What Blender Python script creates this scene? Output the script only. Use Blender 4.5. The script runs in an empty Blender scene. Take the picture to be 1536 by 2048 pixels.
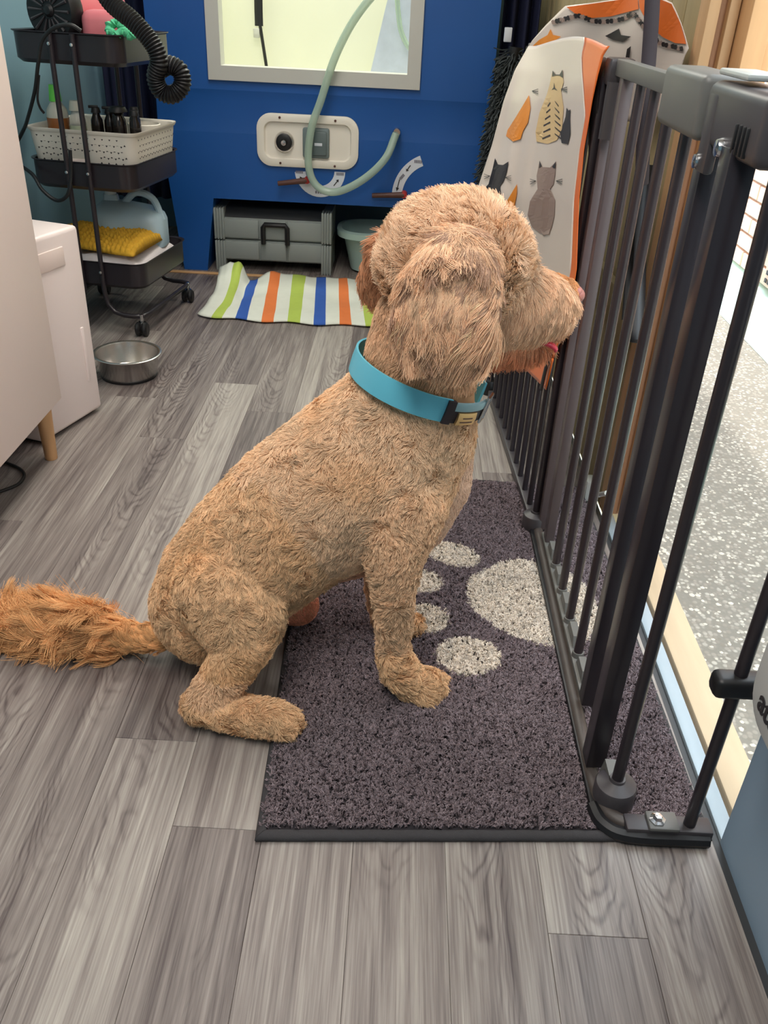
import bpy, bmesh, math, random
import numpy as np
from mathutils import Vector, Matrix, noise
from mathutils.kdtree import KDTree

C = bpy.context.scene.collection
sc = bpy.context.scene
rng = np.random.default_rng(7)
random.seed(7)

# ------------------------------------------------------------------ camera
CAM = np.array([0.0, 0.0, 1.10])
FPX = 1706.1
PITCH, YAW, ROLL = 0.5441, -0.0036, 0.05086
def cam_rows():
    cp, sp, cy, sy = math.cos(PITCH), math.sin(PITCH), math.cos(YAW), math.sin(YAW)
    fwd = np.array([sy*cp, cy*cp, -sp]); right = np.array([cy, -sy, 0.0]); up = np.cross(right, fwd)
    cr, sr = math.cos(ROLL), math.sin(ROLL)
    return np.array([cr*right+sr*up, -sr*right+cr*up, fwd])
MR = cam_rows()
cam = bpy.data.cameras.new('camera'); camo = bpy.data.objects.new('camera', cam); C.objects.link(camo)
cam.sensor_fit = 'VERTICAL'; cam.sensor_height = 24.0; cam.lens = 24.0*FPX/2048.0
cam.clip_start = 0.02
m = Matrix(((MR[0][0], MR[1][0], -MR[2][0], 0), (MR[0][1], MR[1][1], -MR[2][1], 0), (MR[0][2], MR[1][2], -MR[2][2], CAM[2]), (0, 0, 0, 1)))
camo.matrix_world = m
sc.camera = camo
# ------------------------------------------------------------------ world, lights, exposure
w = bpy.data.worlds.new('sky'); sc.world = w; w.use_nodes = True
bg = w.node_tree.nodes['Background']; bg.inputs[0].default_value = (0.80, 0.92, 1.0, 1); bg.inputs[1].default_value = 7.0
sc.view_settings.view_transform = 'Standard'; sc.view_settings.look = 'None'
sc.view_settings.gamma = 1.0; sc.view_settings.use_curve_mapping = False
sc.view_settings.exposure = 0.30
sun = bpy.data.lights.new('sun', 'SUN'); sun.energy = 3.5; sun.angle = .03; sun.color = (1.0, .95, .88)
suno = bpy.data.objects.new('sun', sun); C.objects.link(suno)
suno.rotation_euler = Vector((.30, 1.0, -1.75)).to_track_quat('-Z', 'Y').to_euler()
def area(name, loc, size, size_y, power, col, rot=(0, 0, 0)):
    l = bpy.data.lights.new(name, 'AREA'); l.shape = 'RECTANGLE'; l.size = size; l.size_y = size_y
    l.energy = power; l.color = col
    o = bpy.data.objects.new(name, l); o.location = loc; o.rotation_euler = rot; C.objects.link(o); return o
area('ceiling_lamp_light', (-0.35, 0.2, 2.30), 0.5, 1.3, 28, (1.0, 0.93, 0.86))
area('ceiling_lamp_light', (-0.35, 2.5, 2.30), 0.5, 1.3, 19, (1.0, 0.93, 0.86))
area('bath_fill_light', (-0.38, 4.22, 2.30), 0.9, 0.3, 22, (1.0, 1.0, 0.86))  # unseen lamp added to brighten the inside of the bath

def ray(px, py):
    return np.array([(px-768)/FPX, -(py-1024)/FPX, 1.0]) @ MR
def at_z(px, py, z=0.0):
    d = ray(px, py); return CAM + d*((z-CAM[2])/d[2])
def at_y(px, py, y):
    d = ray(px, py); return CAM + d*(y/d[1])
def at_x(px, py, x):
    d = ray(px, py); return CAM + d*(x/d[0])
def depth_of(p):
    return float(MR[2] @ (np.asarray(p)-CAM))

# ------------------------------------------------------------------ helpers
def lin(c):
    return tuple(((v/255.0)/12.92 if v/255.0 <= 0.04045 else ((v/255.0+0.055)/1.055)**2.4) for v in c)
def mat(name, col, rough=0.5, metal=0.0, noise_scale=None, noise_amt=0.12, bump=0.0, bump_scale=200, spec=0.5, trans=0.0, alpha=1.0, stretch=None, emit=None, sub=0.0, sheen=0.0):
    m = bpy.data.materials.new(name); m.use_nodes = True
    nt = m.node_tree; b = nt.nodes['Principled BSDF']
    c = lin(col)
    b.inputs['Base Color'].default_value = (*c, 1); b.inputs['Roughness'].default_value = rough
    b.inputs['Metallic'].default_value = metal; b.inputs['Specular IOR Level'].default_value = spec
    b.inputs['Transmission Weight'].default_value = trans; b.inputs['Alpha'].default_value = alpha
    if sheen: b.inputs['Sheen Weight'].default_value = sheen
    if sub:
        b.inputs['Subsurface Weight'].default_value = sub; b.inputs['Subsurface Radius'].default_value = (0.02, 0.01, 0.006)
    tc = nt.nodes.new('ShaderNodeTexCoord'); mp = nt.nodes.new('ShaderNodeMapping')
    nt.links.new(tc.outputs['Object'], mp.inputs[0])
    if stretch: mp.inputs['Scale'].default_value = stretch
    ns = nt.nodes.new('ShaderNodeTexNoise'); ns.inputs['Scale'].default_value = noise_scale or 6.0; ns.inputs['Detail'].default_value = 6
    nt.links.new(mp.outputs[0], ns.inputs['Vector'])
    mx = nt.nodes.new('ShaderNodeMix'); mx.data_type = 'RGBA'
    k = noise_amt
    mx.inputs['A'].default_value = (*[max(0, v*(1-k)) for v in c], 1); mx.inputs['B'].default_value = (*[min(1, v*(1+k)) for v in c], 1)
    nt.links.new(ns.outputs['Fac'], mx.inputs['Factor']); nt.links.new(mx.outputs['Result'], b.inputs['Base Color'])
    if bump:
        n2 = nt.nodes.new('ShaderNodeTexNoise'); n2.inputs['Scale'].default_value = bump_scale; n2.inputs['Detail'].default_value = 4
        nt.links.new(mp.outputs[0], n2.inputs['Vector'])
        bp = nt.nodes.new('ShaderNodeBump'); bp.inputs['Strength'].default_value = bump; bp.inputs['Distance'].default_value = 0.002
        nt.links.new(n2.outputs['Fac'], bp.inputs['Height']); nt.links.new(bp.outputs[0], b.inputs['Normal'])
    return m

class MB:
    def __init__(s): s.v = []; s.f = []
    def add(s, vs, fs):
        n = len(s.v); s.v += [tuple(float(q) for q in p) for p in vs]; s.f += [tuple(n+i for i in f) for f in fs]; return s
    def bm(s, b):
        b.verts.ensure_lookup_table(); b.verts.index_update()
        s.add([v.co[:] for v in b.verts], [[v.index for v in f.verts] for f in b.faces]); b.free(); return s
    def box(s, c, size, rz=0.0, bev=0.0, rot=None, seg=2):
        b = bmesh.new(); bmesh.ops.create_cube(b, size=1.0)
        bmesh.ops.scale(b, vec=size, verts=b.verts)
        if bev: bmesh.ops.bevel(b, geom=b.edges[:], offset=bev, segments=seg, affect='EDGES', profile=0.5)
        M = Matrix.Translation(Vector([float(q) for q in c])) @ (rot.to_4x4() if rot else Matrix.Rotation(rz, 4, 'Z'))
        bmesh.ops.transform(b, matrix=M, verts=b.verts); return s.bm(b)
    def span(s, a, b_, bev=0.0):
        a = np.array(a, float); b_ = np.array(b_, float); return s.box((a+b_)/2, np.abs(b_-a), bev=bev)
    def tube(s, pts, r, n=10, cap=True, sq=None):
        pts = [Vector([float(q) for q in p]) for p in pts]; rs = r if hasattr(r, '__len__') else [r]*len(pts)
        t0 = (pts[1]-pts[0]).normalized(); up = Vector((0, 0, 1)) if abs(t0.z) < .9 else Vector((0, 1, 0))
        nrm = t0.cross(up).normalized(); vs = []; fs = []
        for i, p in enumerate(pts):
            t = (pts[min(i+1, len(pts)-1)]-pts[max(i-1, 0)])
            t = t.normalized() if t.length > 1e-9 else t0
            nrm = (nrm - t*nrm.dot(t)).normalized(); bn = t.cross(nrm)
            for k in range(n):
                a = 2*math.pi*k/n; ca, sa = math.cos(a), math.sin(a)
                if sq: sa *= sq
                vs.append(p+(nrm*ca+bn*sa)*rs[i])
        for i in range(len(pts)-1):
            for k in range(n):
                fs.append((i*n+k, i*n+(k+1) % n, (i+1)*n+(k+1) % n, (i+1)*n+k))
        if cap: fs.append(tuple(range(n))[::-1]); fs.append(tuple((len(pts)-1)*n+k for k in range(n)))
        return s.add(vs, fs)
    def lathe(s, prof, c=(0, 0, 0), n=32, axis='z'):
        vs = []; fs = []
        for r, z in prof:
            for k in range(n):
                a = 2*math.pi*k/n
                p = (r*math.cos(a), r*math.sin(a), z)
                if axis == 'y': p = (p[0], p[2], p[1])
                if axis == 'x': p = (p[2], p[0], p[1])
                vs.append((c[0]+p[0], c[1]+p[1], c[2]+p[2]))
        for i in range(len(prof)-1):
            for k in range(n): fs.append((i*n+k, i*n+(k+1) % n, (i+1)*n+(k+1) % n, (i+1)*n+k))
        return s.add(vs, fs)
    def prism(s, poly, axis, a, b):
        """polygon in the two other axes, extruded from a to b along axis (0, 1 or 2)"""
        n = len(poly)
        def mk(p, h): q = list(p); q.insert(axis, h); return q
        vs = [mk(p, a) for p in poly]+[mk(p, b) for p in poly]
        fs = [tuple(range(n)), tuple(range(2*n-1, n-1, -1))]+[(k, n+k, n+(k+1) % n, (k+1) % n) for k in range(n)]
        return s.add(vs, fs)
    def grid(s, P, close=False):
        R, Q = len(P), len(P[0]); vs = [p for row in P for p in row]
        fs = [(i*Q+j, i*Q+j+1, (i+1)*Q+j+1, (i+1)*Q+j) for i in range(R-1) for j in range(Q-1)]
        return s.add(vs, fs)
    def build(s, name, material, parent=None, smooth=35, solid=0.0, mats=None, fmat=None, sub=0):
        me = bpy.data.meshes.new(name); me.from_pydata(s.v, [], s.f)
        b = bmesh.new(); b.from_mesh(me); bmesh.ops.recalc_face_normals(b, faces=b.faces); b.to_mesh(me); b.free()
        for mm in (mats or [material]): me.materials.append(mm)
        if fmat is not None: me.polygons.foreach_set('material_index', fmat)
        if smooth:
            me.polygons.foreach_set('use_smooth', [True]*len(me.polygons)); me.set_sharp_from_angle(angle=math.radians(smooth))
        o = bpy.data.objects.new(name, me); C.objects.link(o)
        if solid:
            md = o.modifiers.new('solid', 'SOLIDIFY'); md.thickness = solid; md.offset = 0
        if sub:
            md = o.modifiers.new('sub', 'SUBSURF'); md.levels = sub; md.render_levels = sub
        if parent: attach(o, parent)
        return o
def rootloc(p):
    v = Vector((0, 0, 0))
    while p is not None: v = v+p.location; p = p.parent
    return v
def attach(o, parent):
    o.parent = parent; o.matrix_parent_inverse = Matrix.Translation(-rootloc_full(parent))
def rootloc_full(p):
    # world position of a parent whose chain carries translation only
    return world_t(p)
def world_t(p):
    if p.parent is None: return Vector(p.location)
    return world_t(p.parent)+Vector(p.matrix_parent_inverse.translation)+Vector(p.location)
def thing(name, label, cat, loc=(0, 0, 0), group=None):
    o = bpy.data.objects.new(name, None); o.empty_display_size = 0.05; C.objects.link(o)
    o.location = [float(q) for q in loc]; o['label'] = label; o['category'] = cat
    if group: o['group'] = group
    return o
def tag(o, label, cat, group=None, kind=None):
    o['label'] = label; o['category'] = cat
    if group: o['group'] = group
    if kind: o['kind'] = kind
    return o
def struct(o, label=None, cat=None):
    o['kind'] = 'structure'
    if label: o['label'] = label
    if cat: o['category'] = cat
    return o
def spline(pts, n=8):
    """Catmull-Rom through points"""
    P = [np.array(p, float) for p in pts]; P = [2*P[0]-P[1]]+P+[2*P[-1]-P[-2]]; out = []
    for i in range(1, len(P)-2):
        for k in range(n):
            t = k/n; a, b, c, d = P[i-1], P[i], P[i+1], P[i+2]
            out.append(0.5*((2*b)+(-a+c)*t+(2*a-5*b+4*c-d)*t*t+(-a+3*b-3*c+d)*t**3))
    out.append(P[-2]); return out
def rrect(w_, h_, r, n=6):
    out = []
    for cx, cy, a0 in ((w_/2-r, h_/2-r, 0), (-w_/2+r, h_/2-r, 90), (-w_/2+r, -h_/2+r, 180), (w_/2-r, -h_/2+r, 270)):
        for k in range(n+1):
            a = math.radians(a0+90*k/n); out.append((cx+r*math.cos(a), cy+r*math.sin(a)))
    return out

# ------------------------------------------------------------------ materials
M = {}
M['black_metal'] = mat('black_metal', (42, 37, 42), 0.30, 0.0, noise_amt=.05)
M['gate_metal_lit'] = mat('gate_metal_lit', (86, 75, 76), 0.36, 0.0, noise_amt=.06)  # paler copy of the dark metal, room light on the hinge posts painted in
M['bar_metal'] = mat('bar_metal', (54, 46, 49), 0.24, noise_amt=.05)
M['gate_plastic'] = mat('gate_plastic', (66, 62, 65), 0.40, noise_amt=.05)
M['gate_grey'] = mat('gate_grey', (102, 102, 99), 0.45, noise_amt=.05)
M['worn_rail'] = mat('worn_rail', (70, 62, 58), 0.5, noise_scale=18, noise_amt=.35)
M['black_plastic'] = mat('black_plastic', (22, 22, 25), 0.45)
M['chrome'] = mat('chrome', (210, 212, 215), 0.18, 1.0, noise_amt=.03)
M['steel'] = mat('steel', (226, 222, 218), 0.27, 1.0, noise_amt=.04, stretch=(1, 1, 8))
M['white_cab'] = mat('white_cab', (240, 222, 214), 0.45, noise_amt=.02)
M['white_box'] = mat('white_box', (240, 226, 222), 0.4, noise_amt=.02)
M['beech'] = mat('beech', (214, 168, 120), 0.5, noise_scale=8, noise_amt=.08, stretch=(6, 6, 1))
M['teal_wall'] = mat('teal_wall', (128, 164, 178), 0.6, noise_amt=.03)
M['blue_grey_wall'] = mat('blue_grey_wall', (146, 168, 188), 0.55, noise_scale=3, noise_amt=.06)
M['ceiling'] = mat('ceiling', (222, 220, 214), 0.8, noise_amt=.02)
M['blue_tub'] = mat('blue_tub', (22, 84, 158), 0.42, noise_scale=3, noise_amt=.12, bump=.15, bump_scale=900)
M['tub_white'] = mat('tub_white', (230, 231, 212), 0.4, noise_amt=.02)
M['frame_grey'] = mat('frame_grey', (196, 196, 190), 0.45, noise_amt=.03)
M['cream'] = mat('cream', (236, 230, 218), 0.38, noise_amt=.02)
M['grey_switch'] = mat('grey_switch', (112, 126, 128), 0.45, noise_amt=.04)
M['hose'] = mat('hose', (196, 218, 200), 0.22, noise_amt=.05, trans=.35, alpha=.82)
M['red'] = mat('red', (176, 44, 40), 0.5)
M['lever'] = mat('lever', (86, 52, 44), 0.5, noise_scale=30, noise_amt=.2)
M['sticker'] = mat('sticker', (216, 222, 232), 0.5, noise_amt=.02)
M['ink'] = mat('ink', (40, 38, 42), 0.6)
M['crate'] = mat('crate', (146, 154, 151), 0.5, noise_amt=.05)
M['crate_dark'] = mat('crate_dark', (58, 60, 62), 0.55)
M['mint'] = mat('mint', (176, 204, 197), 0.4, noise_amt=.03)
M['cable'] = mat('cable', (18, 19, 22), 0.5)
M['pink'] = mat('pink', (214, 120, 128), 0.35)
M['mint_cloth'] = mat('mint_cloth', (92, 200, 150), 0.7)
M['liquid_amber'] = mat('liquid_amber', (150, 92, 48), 0.25, noise_amt=.1)
M['clear_plastic'] = mat('clear_plastic', (205, 205, 200), 0.15, alpha=.45)
M['milky'] = mat('milky', (196, 196, 184), 0.3)
M['lime'] = mat('lime', (108, 214, 84), 0.4)
M['basket'] = mat('basket', (220, 214, 202), 0.5, noise_amt=.02)
M['dark_bottle'] = mat('dark_bottle', (26, 20, 20), 0.15)
M['pale_blue_bottle'] = mat('pale_blue_bottle', (176, 200, 212), 0.35, noise_amt=.05)
M['white_towel'] = mat('white_towel', (232, 224, 224), 0.9, bump=.8, bump_scale=300)
M['mustard'] = mat('mustard', (214, 164, 44), 0.85, noise_scale=60, noise_amt=.2, bump=.9, bump_scale=260)
M['towel_white'] = mat('towel_white', (226, 230, 218), 0.85, noise_scale=40, noise_amt=.04, bump=.4, bump_scale=500)
M['towel_green'] = mat('towel_green', (178, 200, 88), 0.85, noise_scale=40, noise_amt=.06)
M['towel_blue'] = mat('towel_blue', (48, 92, 178), 0.85, noise_scale=40, noise_amt=.06)
M['towel_orange'] = mat('towel_orange', (230, 126, 66), 0.85, noise_scale=40, noise_amt=.06)
M['apron'] = mat('apron', (218, 206, 196), 0.28, noise_amt=.03)
M['apron_orange'] = mat('apron_orange', (236, 116, 46), 0.3, noise_amt=.06)
M['cat_black'] = mat('cat_black', (38, 34, 36), 0.35)
M['cat_tan'] = mat('cat_tan', (222, 190, 138), 0.35)
M['cat_grey'] = mat('cat_grey', (152, 130, 120), 0.35)
M['cat_ginger'] = mat('cat_ginger', (228, 140, 48), 0.35, noise_scale=20, noise_amt=.2)
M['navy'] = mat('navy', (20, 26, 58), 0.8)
M['timber'] = mat('timber', (206, 160, 112), 0.65, noise_scale=6, noise_amt=.16, stretch=(8, 8, 1))
M['timber_shaded'] = mat('timber_shaded', (184, 146, 104), 0.65, noise_scale=6, noise_amt=.16, stretch=(8, 8, 1))  # same pine, weaker daylight on the inner jamb boards put into the colour
M['timber_recess_shade'] = mat('timber_recess_shade', (140, 98, 66), 0.7, noise_scale=6, noise_amt=.16, stretch=(8, 8, 1))  # same pine, shade of the set-back board put into the colour
M['timber_y'] = mat('timber_y', (190, 168, 138), 0.65, noise_scale=6, noise_amt=.14, stretch=(8, 1, 8))
M['timber_olive'] = mat('timber_olive', (150, 134, 98), 0.75, noise_scale=6, noise_amt=.18, stretch=(8, 8, 1))
M['strip'] = mat('strip', (158, 174, 184), 0.4, noise_scale=10, noise_amt=.08, stretch=(6, 1, 6))
M['brick'] = mat('brick', (226, 190, 168), 0.85, noise_scale=9, noise_amt=.12, bump=.5, bump_scale=120)
M['mortar'] = mat('mortar', (196, 184, 172), 0.95, noise_scale=30, noise_amt=.1)
M['vent'] = mat('vent', (214, 186, 168), 0.8)
M['collar'] = mat('collar', (104, 196, 220), 0.42, noise_amt=.06)
M['collar_pale'] = mat('collar_pale', (140, 178, 188), 0.45)
M['collar_dark'] = mat('collar_dark', (44, 34, 40), 0.6)
M['gold'] = mat('gold', (214, 176, 122), 0.35, .6)
M['tongue'] = mat('tongue', (222, 70, 92), 0.3, sub=.3)
M['nose'] = mat('nose', (196, 132, 124), 0.35, bump=.3, bump_scale=900)
M['rug_base'] = mat('rug_base', (44, 40, 44), 0.95)
M['binding'] = mat('binding', (62, 60, 62), 0.9, bump=.5, bump_scale=900)

# vinyl plank
def plank_mat():
    m = bpy.data.materials.new('vinyl_plank'); m.use_nodes = True; nt = m.node_tree; N = nt.nodes; L = nt.links
    b = N['Principled BSDF']; b.inputs['Roughness'].default_value = .42; b.inputs['Specular IOR Level'].default_value = .45
    tc = N.new('ShaderNodeTexCoord'); oi = N.new('ShaderNodeObjectInfo')
    def math_(op, a, bb=None, c=None):
        n = N.new('ShaderNodeMath'); n.operation = op
        for i, q in enumerate((a, bb, c)):
            if q is None: continue
            if isinstance(q, (int, float)): n.inputs[i].default_value = q
            else: L.new(q, n.inputs[i])
        return n.outputs[0]
    sep = N.new('ShaderNodeSeparateXYZ'); L.new(tc.outputs['Object'], sep.inputs[0])
    rnd = oi.outputs['Random']
    x = math_('ADD', sep.outputs['X'], math_('MULTIPLY', math_('SUBTRACT', math_('FRACT', math_('MULTIPLY', rnd, 17.3)), .5), .09))
    y = math_('ADD', sep.outputs['Y'], math_('MULTIPLY', rnd, 31.0))
    cmb = N.new('ShaderNodeCombineXYZ'); L.new(x, cmb.inputs[0]); L.new(y, cmb.inputs[1]); L.new(math_('MULTIPLY', rnd, 9.0), cmb.inputs[2])
    def noise_(scale, vec_scale, det=6, rough=.55, dist=0.0):
        mp = N.new('ShaderNodeMapping'); mp.inputs['Scale'].default_value = vec_scale; L.new(cmb.outputs[0], mp.inputs[0])
        n = N.new('ShaderNodeTexNoise'); n.inputs['Scale'].default_value = scale; n.inputs['Detail'].default_value = det
        n.inputs['Roughness'].default_value = rough; n.inputs['Distortion'].default_value = dist
        L.new(mp.outputs[0], n.inputs['Vector']); return n.outputs['Fac']
    fine = noise_(1.0, (330, 7, 1), 4, .6)
    mid = noise_(1.0, (70, 2.2, 1), 5, .6, .4)
    big = noise_(1.0, (14, 1.6, 1), 3, .5, .6)
    mask = noise_(1.0, (5, 1.1, 1), 2, .5)
    # cathedral figure: nested parabolas along the plank
    wob = noise_(1.0, (10, 4, 1), 3, .5)
    d = math_('ADD', math_('ADD', math_('MULTIPLY', y, 1.0), math_('MULTIPLY', math_('MULTIPLY', x, x), -95.0)), math_('MULTIPLY', wob, .62))
    s = math_('SINE', math_('MULTIPLY', d, 95.0))
    s = math_('POWER', math_('MULTIPLY_ADD', s, .5, .5), 3.0)
    edge = N.new('ShaderNodeMapRange'); L.new(mask, edge.inputs[0]); edge.inputs[1].default_value = .50; edge.inputs[2].default_value = .60
    xm = N.new('ShaderNodeMapRange'); L.new(math_('ABSOLUTE', x), xm.inputs[0]); xm.inputs[1].default_value = .055; xm.inputs[2].default_value = .03
    cath = math_('MULTIPLY', math_('MULTIPLY', s, edge.outputs[0]), xm.outputs[0])
    tone = math_('ADD', math_('ADD', math_('MULTIPLY', fine, .38), math_('MULTIPLY', mid, .55)), math_('MULTIPLY', big, .30))
    tone = math_('ADD', tone, math_('MULTIPLY', math_('SUBTRACT', math_('FRACT', math_('MULTIPLY', rnd, 7.7)), .5), .22))
    tone = math_('SUBTRACT', tone, math_('MULTIPLY', cath, .13))
    cr = N.new('ShaderNodeValToRGB'); L.new(tone, cr.inputs[0]); e = cr.color_ramp.elements
    e[0].position = .42; e[0].color = (*lin((84, 74, 73)), 1); e[1].position = .91; e[1].color = (*lin((196, 190, 180)), 1)
    q = e.new(.62); q.color = (*lin((136, 127, 122)), 1)
    L.new(cr.outputs[0], b.inputs['Base Color'])
    bp = N.new('ShaderNodeBump'); bp.inputs['Strength'].default_value = .35; bp.inputs['Distance'].default_value = .0008
    L.new(tone, bp.inputs['Height']); L.new(bp.outputs[0], b.inputs['Normal'])
    rr = N.new('ShaderNodeMapRange'); L.new(fine, rr.inputs[0]); rr.inputs[3].default_value = .5; rr.inputs[4].default_value = .34
    L.new(rr.outputs[0], b.inputs['Roughness'])
    return m
M['plank'] = plank_mat()

# aggregate concrete
def aggregate_mat():
    m = bpy.data.materials.new('aggregate'); m.use_nodes = True; nt = m.node_tree; N = nt.nodes; L = nt.links
    b = N['Principled BSDF']; b.inputs['Roughness'].default_value = .85
    tc = N.new('ShaderNodeTexCoord')
    v = N.new('ShaderNodeTexVoronoi'); v.inputs['Scale'].default_value = 85; L.new(tc.outputs['Object'], v.inputs['Vector'])
    n = N.new('ShaderNodeTexNoise'); n.inputs['Scale'].default_value = 4; n.inputs['Detail'].default_value = 8; L.new(tc.outputs['Object'], n.inputs['Vector'])
    sp = N.new('ShaderNodeSeparateColor'); L.new(v.outputs['Color'], sp.inputs[0])
    cr = N.new('ShaderNodeValToRGB'); L.new(sp.outputs[0], cr.inputs[0]); e = cr.color_ramp.elements
    e[0].position = 0; e[0].color = (*lin((128, 121, 110)), 1); e[1].position = 1; e[1].color = (*lin((188, 182, 170)), 1)
    q = e.new(.6); q.color = (*lin((154, 147, 136)), 1)
    mr = N.new('ShaderNodeMapRange'); L.new(v.outputs['Distance'], mr.inputs[0]); mr.inputs[1].default_value = .35; mr.inputs[2].default_value = .6
    mx = N.new('ShaderNodeMix'); mx.data_type = 'RGBA'; L.new(mr.outputs[0], mx.inputs['Factor']); L.new(cr.outputs[0], mx.inputs['A'])
    mx.inputs['B'].default_value = (*lin((132, 127, 117)), 1)
    m2 = N.new('ShaderNodeMix'); m2.data_type = 'RGBA'; m2.blend_type = 'MULTIPLY'; m2.inputs['Factor'].default_value = .25
    L.new(mx.outputs['Result'], m2.inputs['A']); L.new(n.outputs['Fac'], m2.inputs['B']); L.new(m2.outputs['Result'], b.inputs['Base Color'])
    bp = N.new('ShaderNodeBump'); bp.inputs['Strength'].default_value = .6; bp.inputs['Distance'].default_value = .003; bp.invert = True
    L.new(v.outputs['Distance'], bp.inputs['Height']); L.new(bp.outputs[0], b.inputs['Normal']); return m
M['aggregate'] = aggregate_mat()

def attr_mat(name, attr, rough=.7, spec=.2, trans=0.0, sheen=0.0):
    m = bpy.data.materials.new(name); m.use_nodes = True; nt = m.node_tree; b = nt.nodes['Principled BSDF']
    a = nt.nodes.new('ShaderNodeAttribute'); a.attribute_name = attr
    hs = nt.nodes.new('ShaderNodeHueSaturation'); oi = nt.nodes.new('ShaderNodeHairInfo')
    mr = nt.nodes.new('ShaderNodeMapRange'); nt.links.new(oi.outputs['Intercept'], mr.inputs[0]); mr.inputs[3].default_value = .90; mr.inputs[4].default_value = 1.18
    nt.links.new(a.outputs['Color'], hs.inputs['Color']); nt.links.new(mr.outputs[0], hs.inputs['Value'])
    nt.links.new(hs.outputs[0], b.inputs['Base Color'])
    b.inputs['Roughness'].default_value = rough; b.inputs['Specular IOR Level'].default_value = spec
    if sheen: b.inputs['Sheen Weight'].default_value = sheen
    return m
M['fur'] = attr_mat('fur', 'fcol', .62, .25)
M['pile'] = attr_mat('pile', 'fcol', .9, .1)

def hair(name, P, radii, cols, material, parent):
    """P (n, k, 3) strands, radii (n, k), cols (n, 3) -> one hair-curves object"""
    n, k, _ = P.shape
    hc = bpy.data.hair_curves.new(name); hc.add_curves([k]*n)
    hc.points.foreach_set('position', np.ascontiguousarray(P.reshape(-1), dtype=np.float32))
    ra = hc.attributes.get('radius') or hc.attributes.new('radius', 'FLOAT', 'POINT')
    ra.data.foreach_set('value', np.ascontiguousarray(radii.reshape(-1), dtype=np.float32))
    ca = hc.attributes.new('fcol', 'FLOAT_COLOR', 'CURVE')
    ca.data.foreach_set('color', np.ascontiguousarray(np.hstack([cols, np.ones((n, 1))]).reshape(-1), dtype=np.float32))
    hc.materials.append(material)
    o = bpy.data.objects.new(name, hc); C.objects.link(o)
    if parent: attach(o, parent)
    o['kind'] = 'stuff'
    return o

# ================================================================== SETTING
XL, XR, YB, YF, ZC = -1.37, 0.545, -1.6, 4.64, 2.36
D0, D1 = 0.885, 1.86            # doorway in the right wall
# floor: vinyl planks, each an object of its own
fl = bpy.data.objects.new('floor', None); C.objects.link(fl); struct(fl, 'grey wood-look vinyl plank floor', 'floor')
sb = MB().span((XL, YB, -.06), (XR, YF, -.004)).build('underlay', M['crate_dark'], fl)
PW, PL = .139, 1.34
prof = .0002
pcache = {}
def plank_mesh(length):
    key = round(length, 3)
    if key not in pcache:
        b = MB(); W2, L2 = PW/2-prof, length/2-prof
        ch = .0006
        b.add([(-W2, -L2, -.004), (W2, -L2, -.004), (W2, L2, -.004), (-W2, L2, -.004), (-W2, -L2, -ch), (W2, -L2, -ch), (W2, L2, -ch), (-W2, L2, -ch),
               (-W2+ch, -L2+ch, 0), (W2-ch, -L2+ch, 0), (W2-ch, L2-ch, 0), (-W2+ch, L2-ch, 0)],
              [(0, 3, 2, 1), (0, 1, 5, 4), (1, 2, 6, 5), (2, 3, 7, 6), (3, 0, 4, 7), (4, 5, 9, 8), (5, 6, 10, 9), (6, 7, 11, 10), (7, 4, 8, 11), (8, 9, 10, 11)])
        me = bpy.data.meshes.new('plank'); me.from_pydata(b.v, [], b.f); me.materials.append(M['plank']); pcache[key] = me
    return pcache[key]
joint = {-4: .35, -3: 2.43, -2: 2.16, -1: 1.235, 0: 1.031, 1: .859, 2: .18, 3: .45, 4: .02, 5: .716, 6: .2, -5: .9, -6: .1, -7: .7}
for k in range(-7, 8):
    x0 = -.441+PW*k; x1 = x0+PW
    if x1 < XL or x0 > XR-.03: continue
    j = joint.get(k, .4); ys = sorted(j+PL*n for n in range(-4, 5))
    ys = [y for y in ys if YB < y < YF]; ys = [YB]+ys+[YF]
    cx = (x0+x1)/2
    for a, b_ in zip(ys[:-1], ys[1:]):
        if b_-a < .01: continue
        me = plank_mesh(b_-a); o = bpy.data.objects.new('plank', me); C.objects.link(o); o.parent = fl; o.location = (cx, (a+b_)/2, 0)
# walls
struct(MB().span((XL-.08, YB, -.06), (XL, YF, ZC)).build('wall_left', M['teal_wall']), 'pale teal-grey painted side wall behind the trolley', 'wall')
struct(MB().span((XL-.08, YF, -.06), (XR+.08, YF+.08, ZC)).build('wall_back', M['teal_wall']), 'pale teal end wall behind the blue bath', 'wall')
struct(MB().span((XL-.08, YB-.08, -.06), (XR+.08, YB, ZC)).build('wall_front', M['teal_wall']))
struct(MB().span((XR, YB, -.06), (XR+.09, D0, ZC)).build('wall_right', M['blue_grey_wall']), 'blue-grey wall panel ending at the open doorway', 'wall')
struct(MB().span((XL-.08, YB-.08, ZC), (XR+.15, YF+.08, ZC+.08)).build('ceiling', M['ceiling']))
struct(MB().span((XR, D0, 2.02), (XR+.09, D1, ZC)).build('trim_1', M['timber']))
# far right wall: vertical timber boards
wr = bpy.data.objects.new('wall_right_far', None); C.objects.link(wr); struct(wr, 'olive timber boarded wall beyond the doorway', 'wall')
MB().span((XR+.03, D1+.03, -.06), (XR+.09, YF, ZC)).build('backing', M['timber_olive'], wr)
bw = .115; y = D1+.03; i = 0
while y < YF-.02:
    e = min(y+bw-.004, YF)
    MB().span((XR, y, 0), (XR+.03, e, ZC), bev=.003).build('board', M['timber_olive'], wr)
    y += bw; i += 1
MB().span((XR-.02, D1+.05, .42), (XR, 3.6, .52), bev=.003).build('rail', M['timber_olive'], wr)
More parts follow.
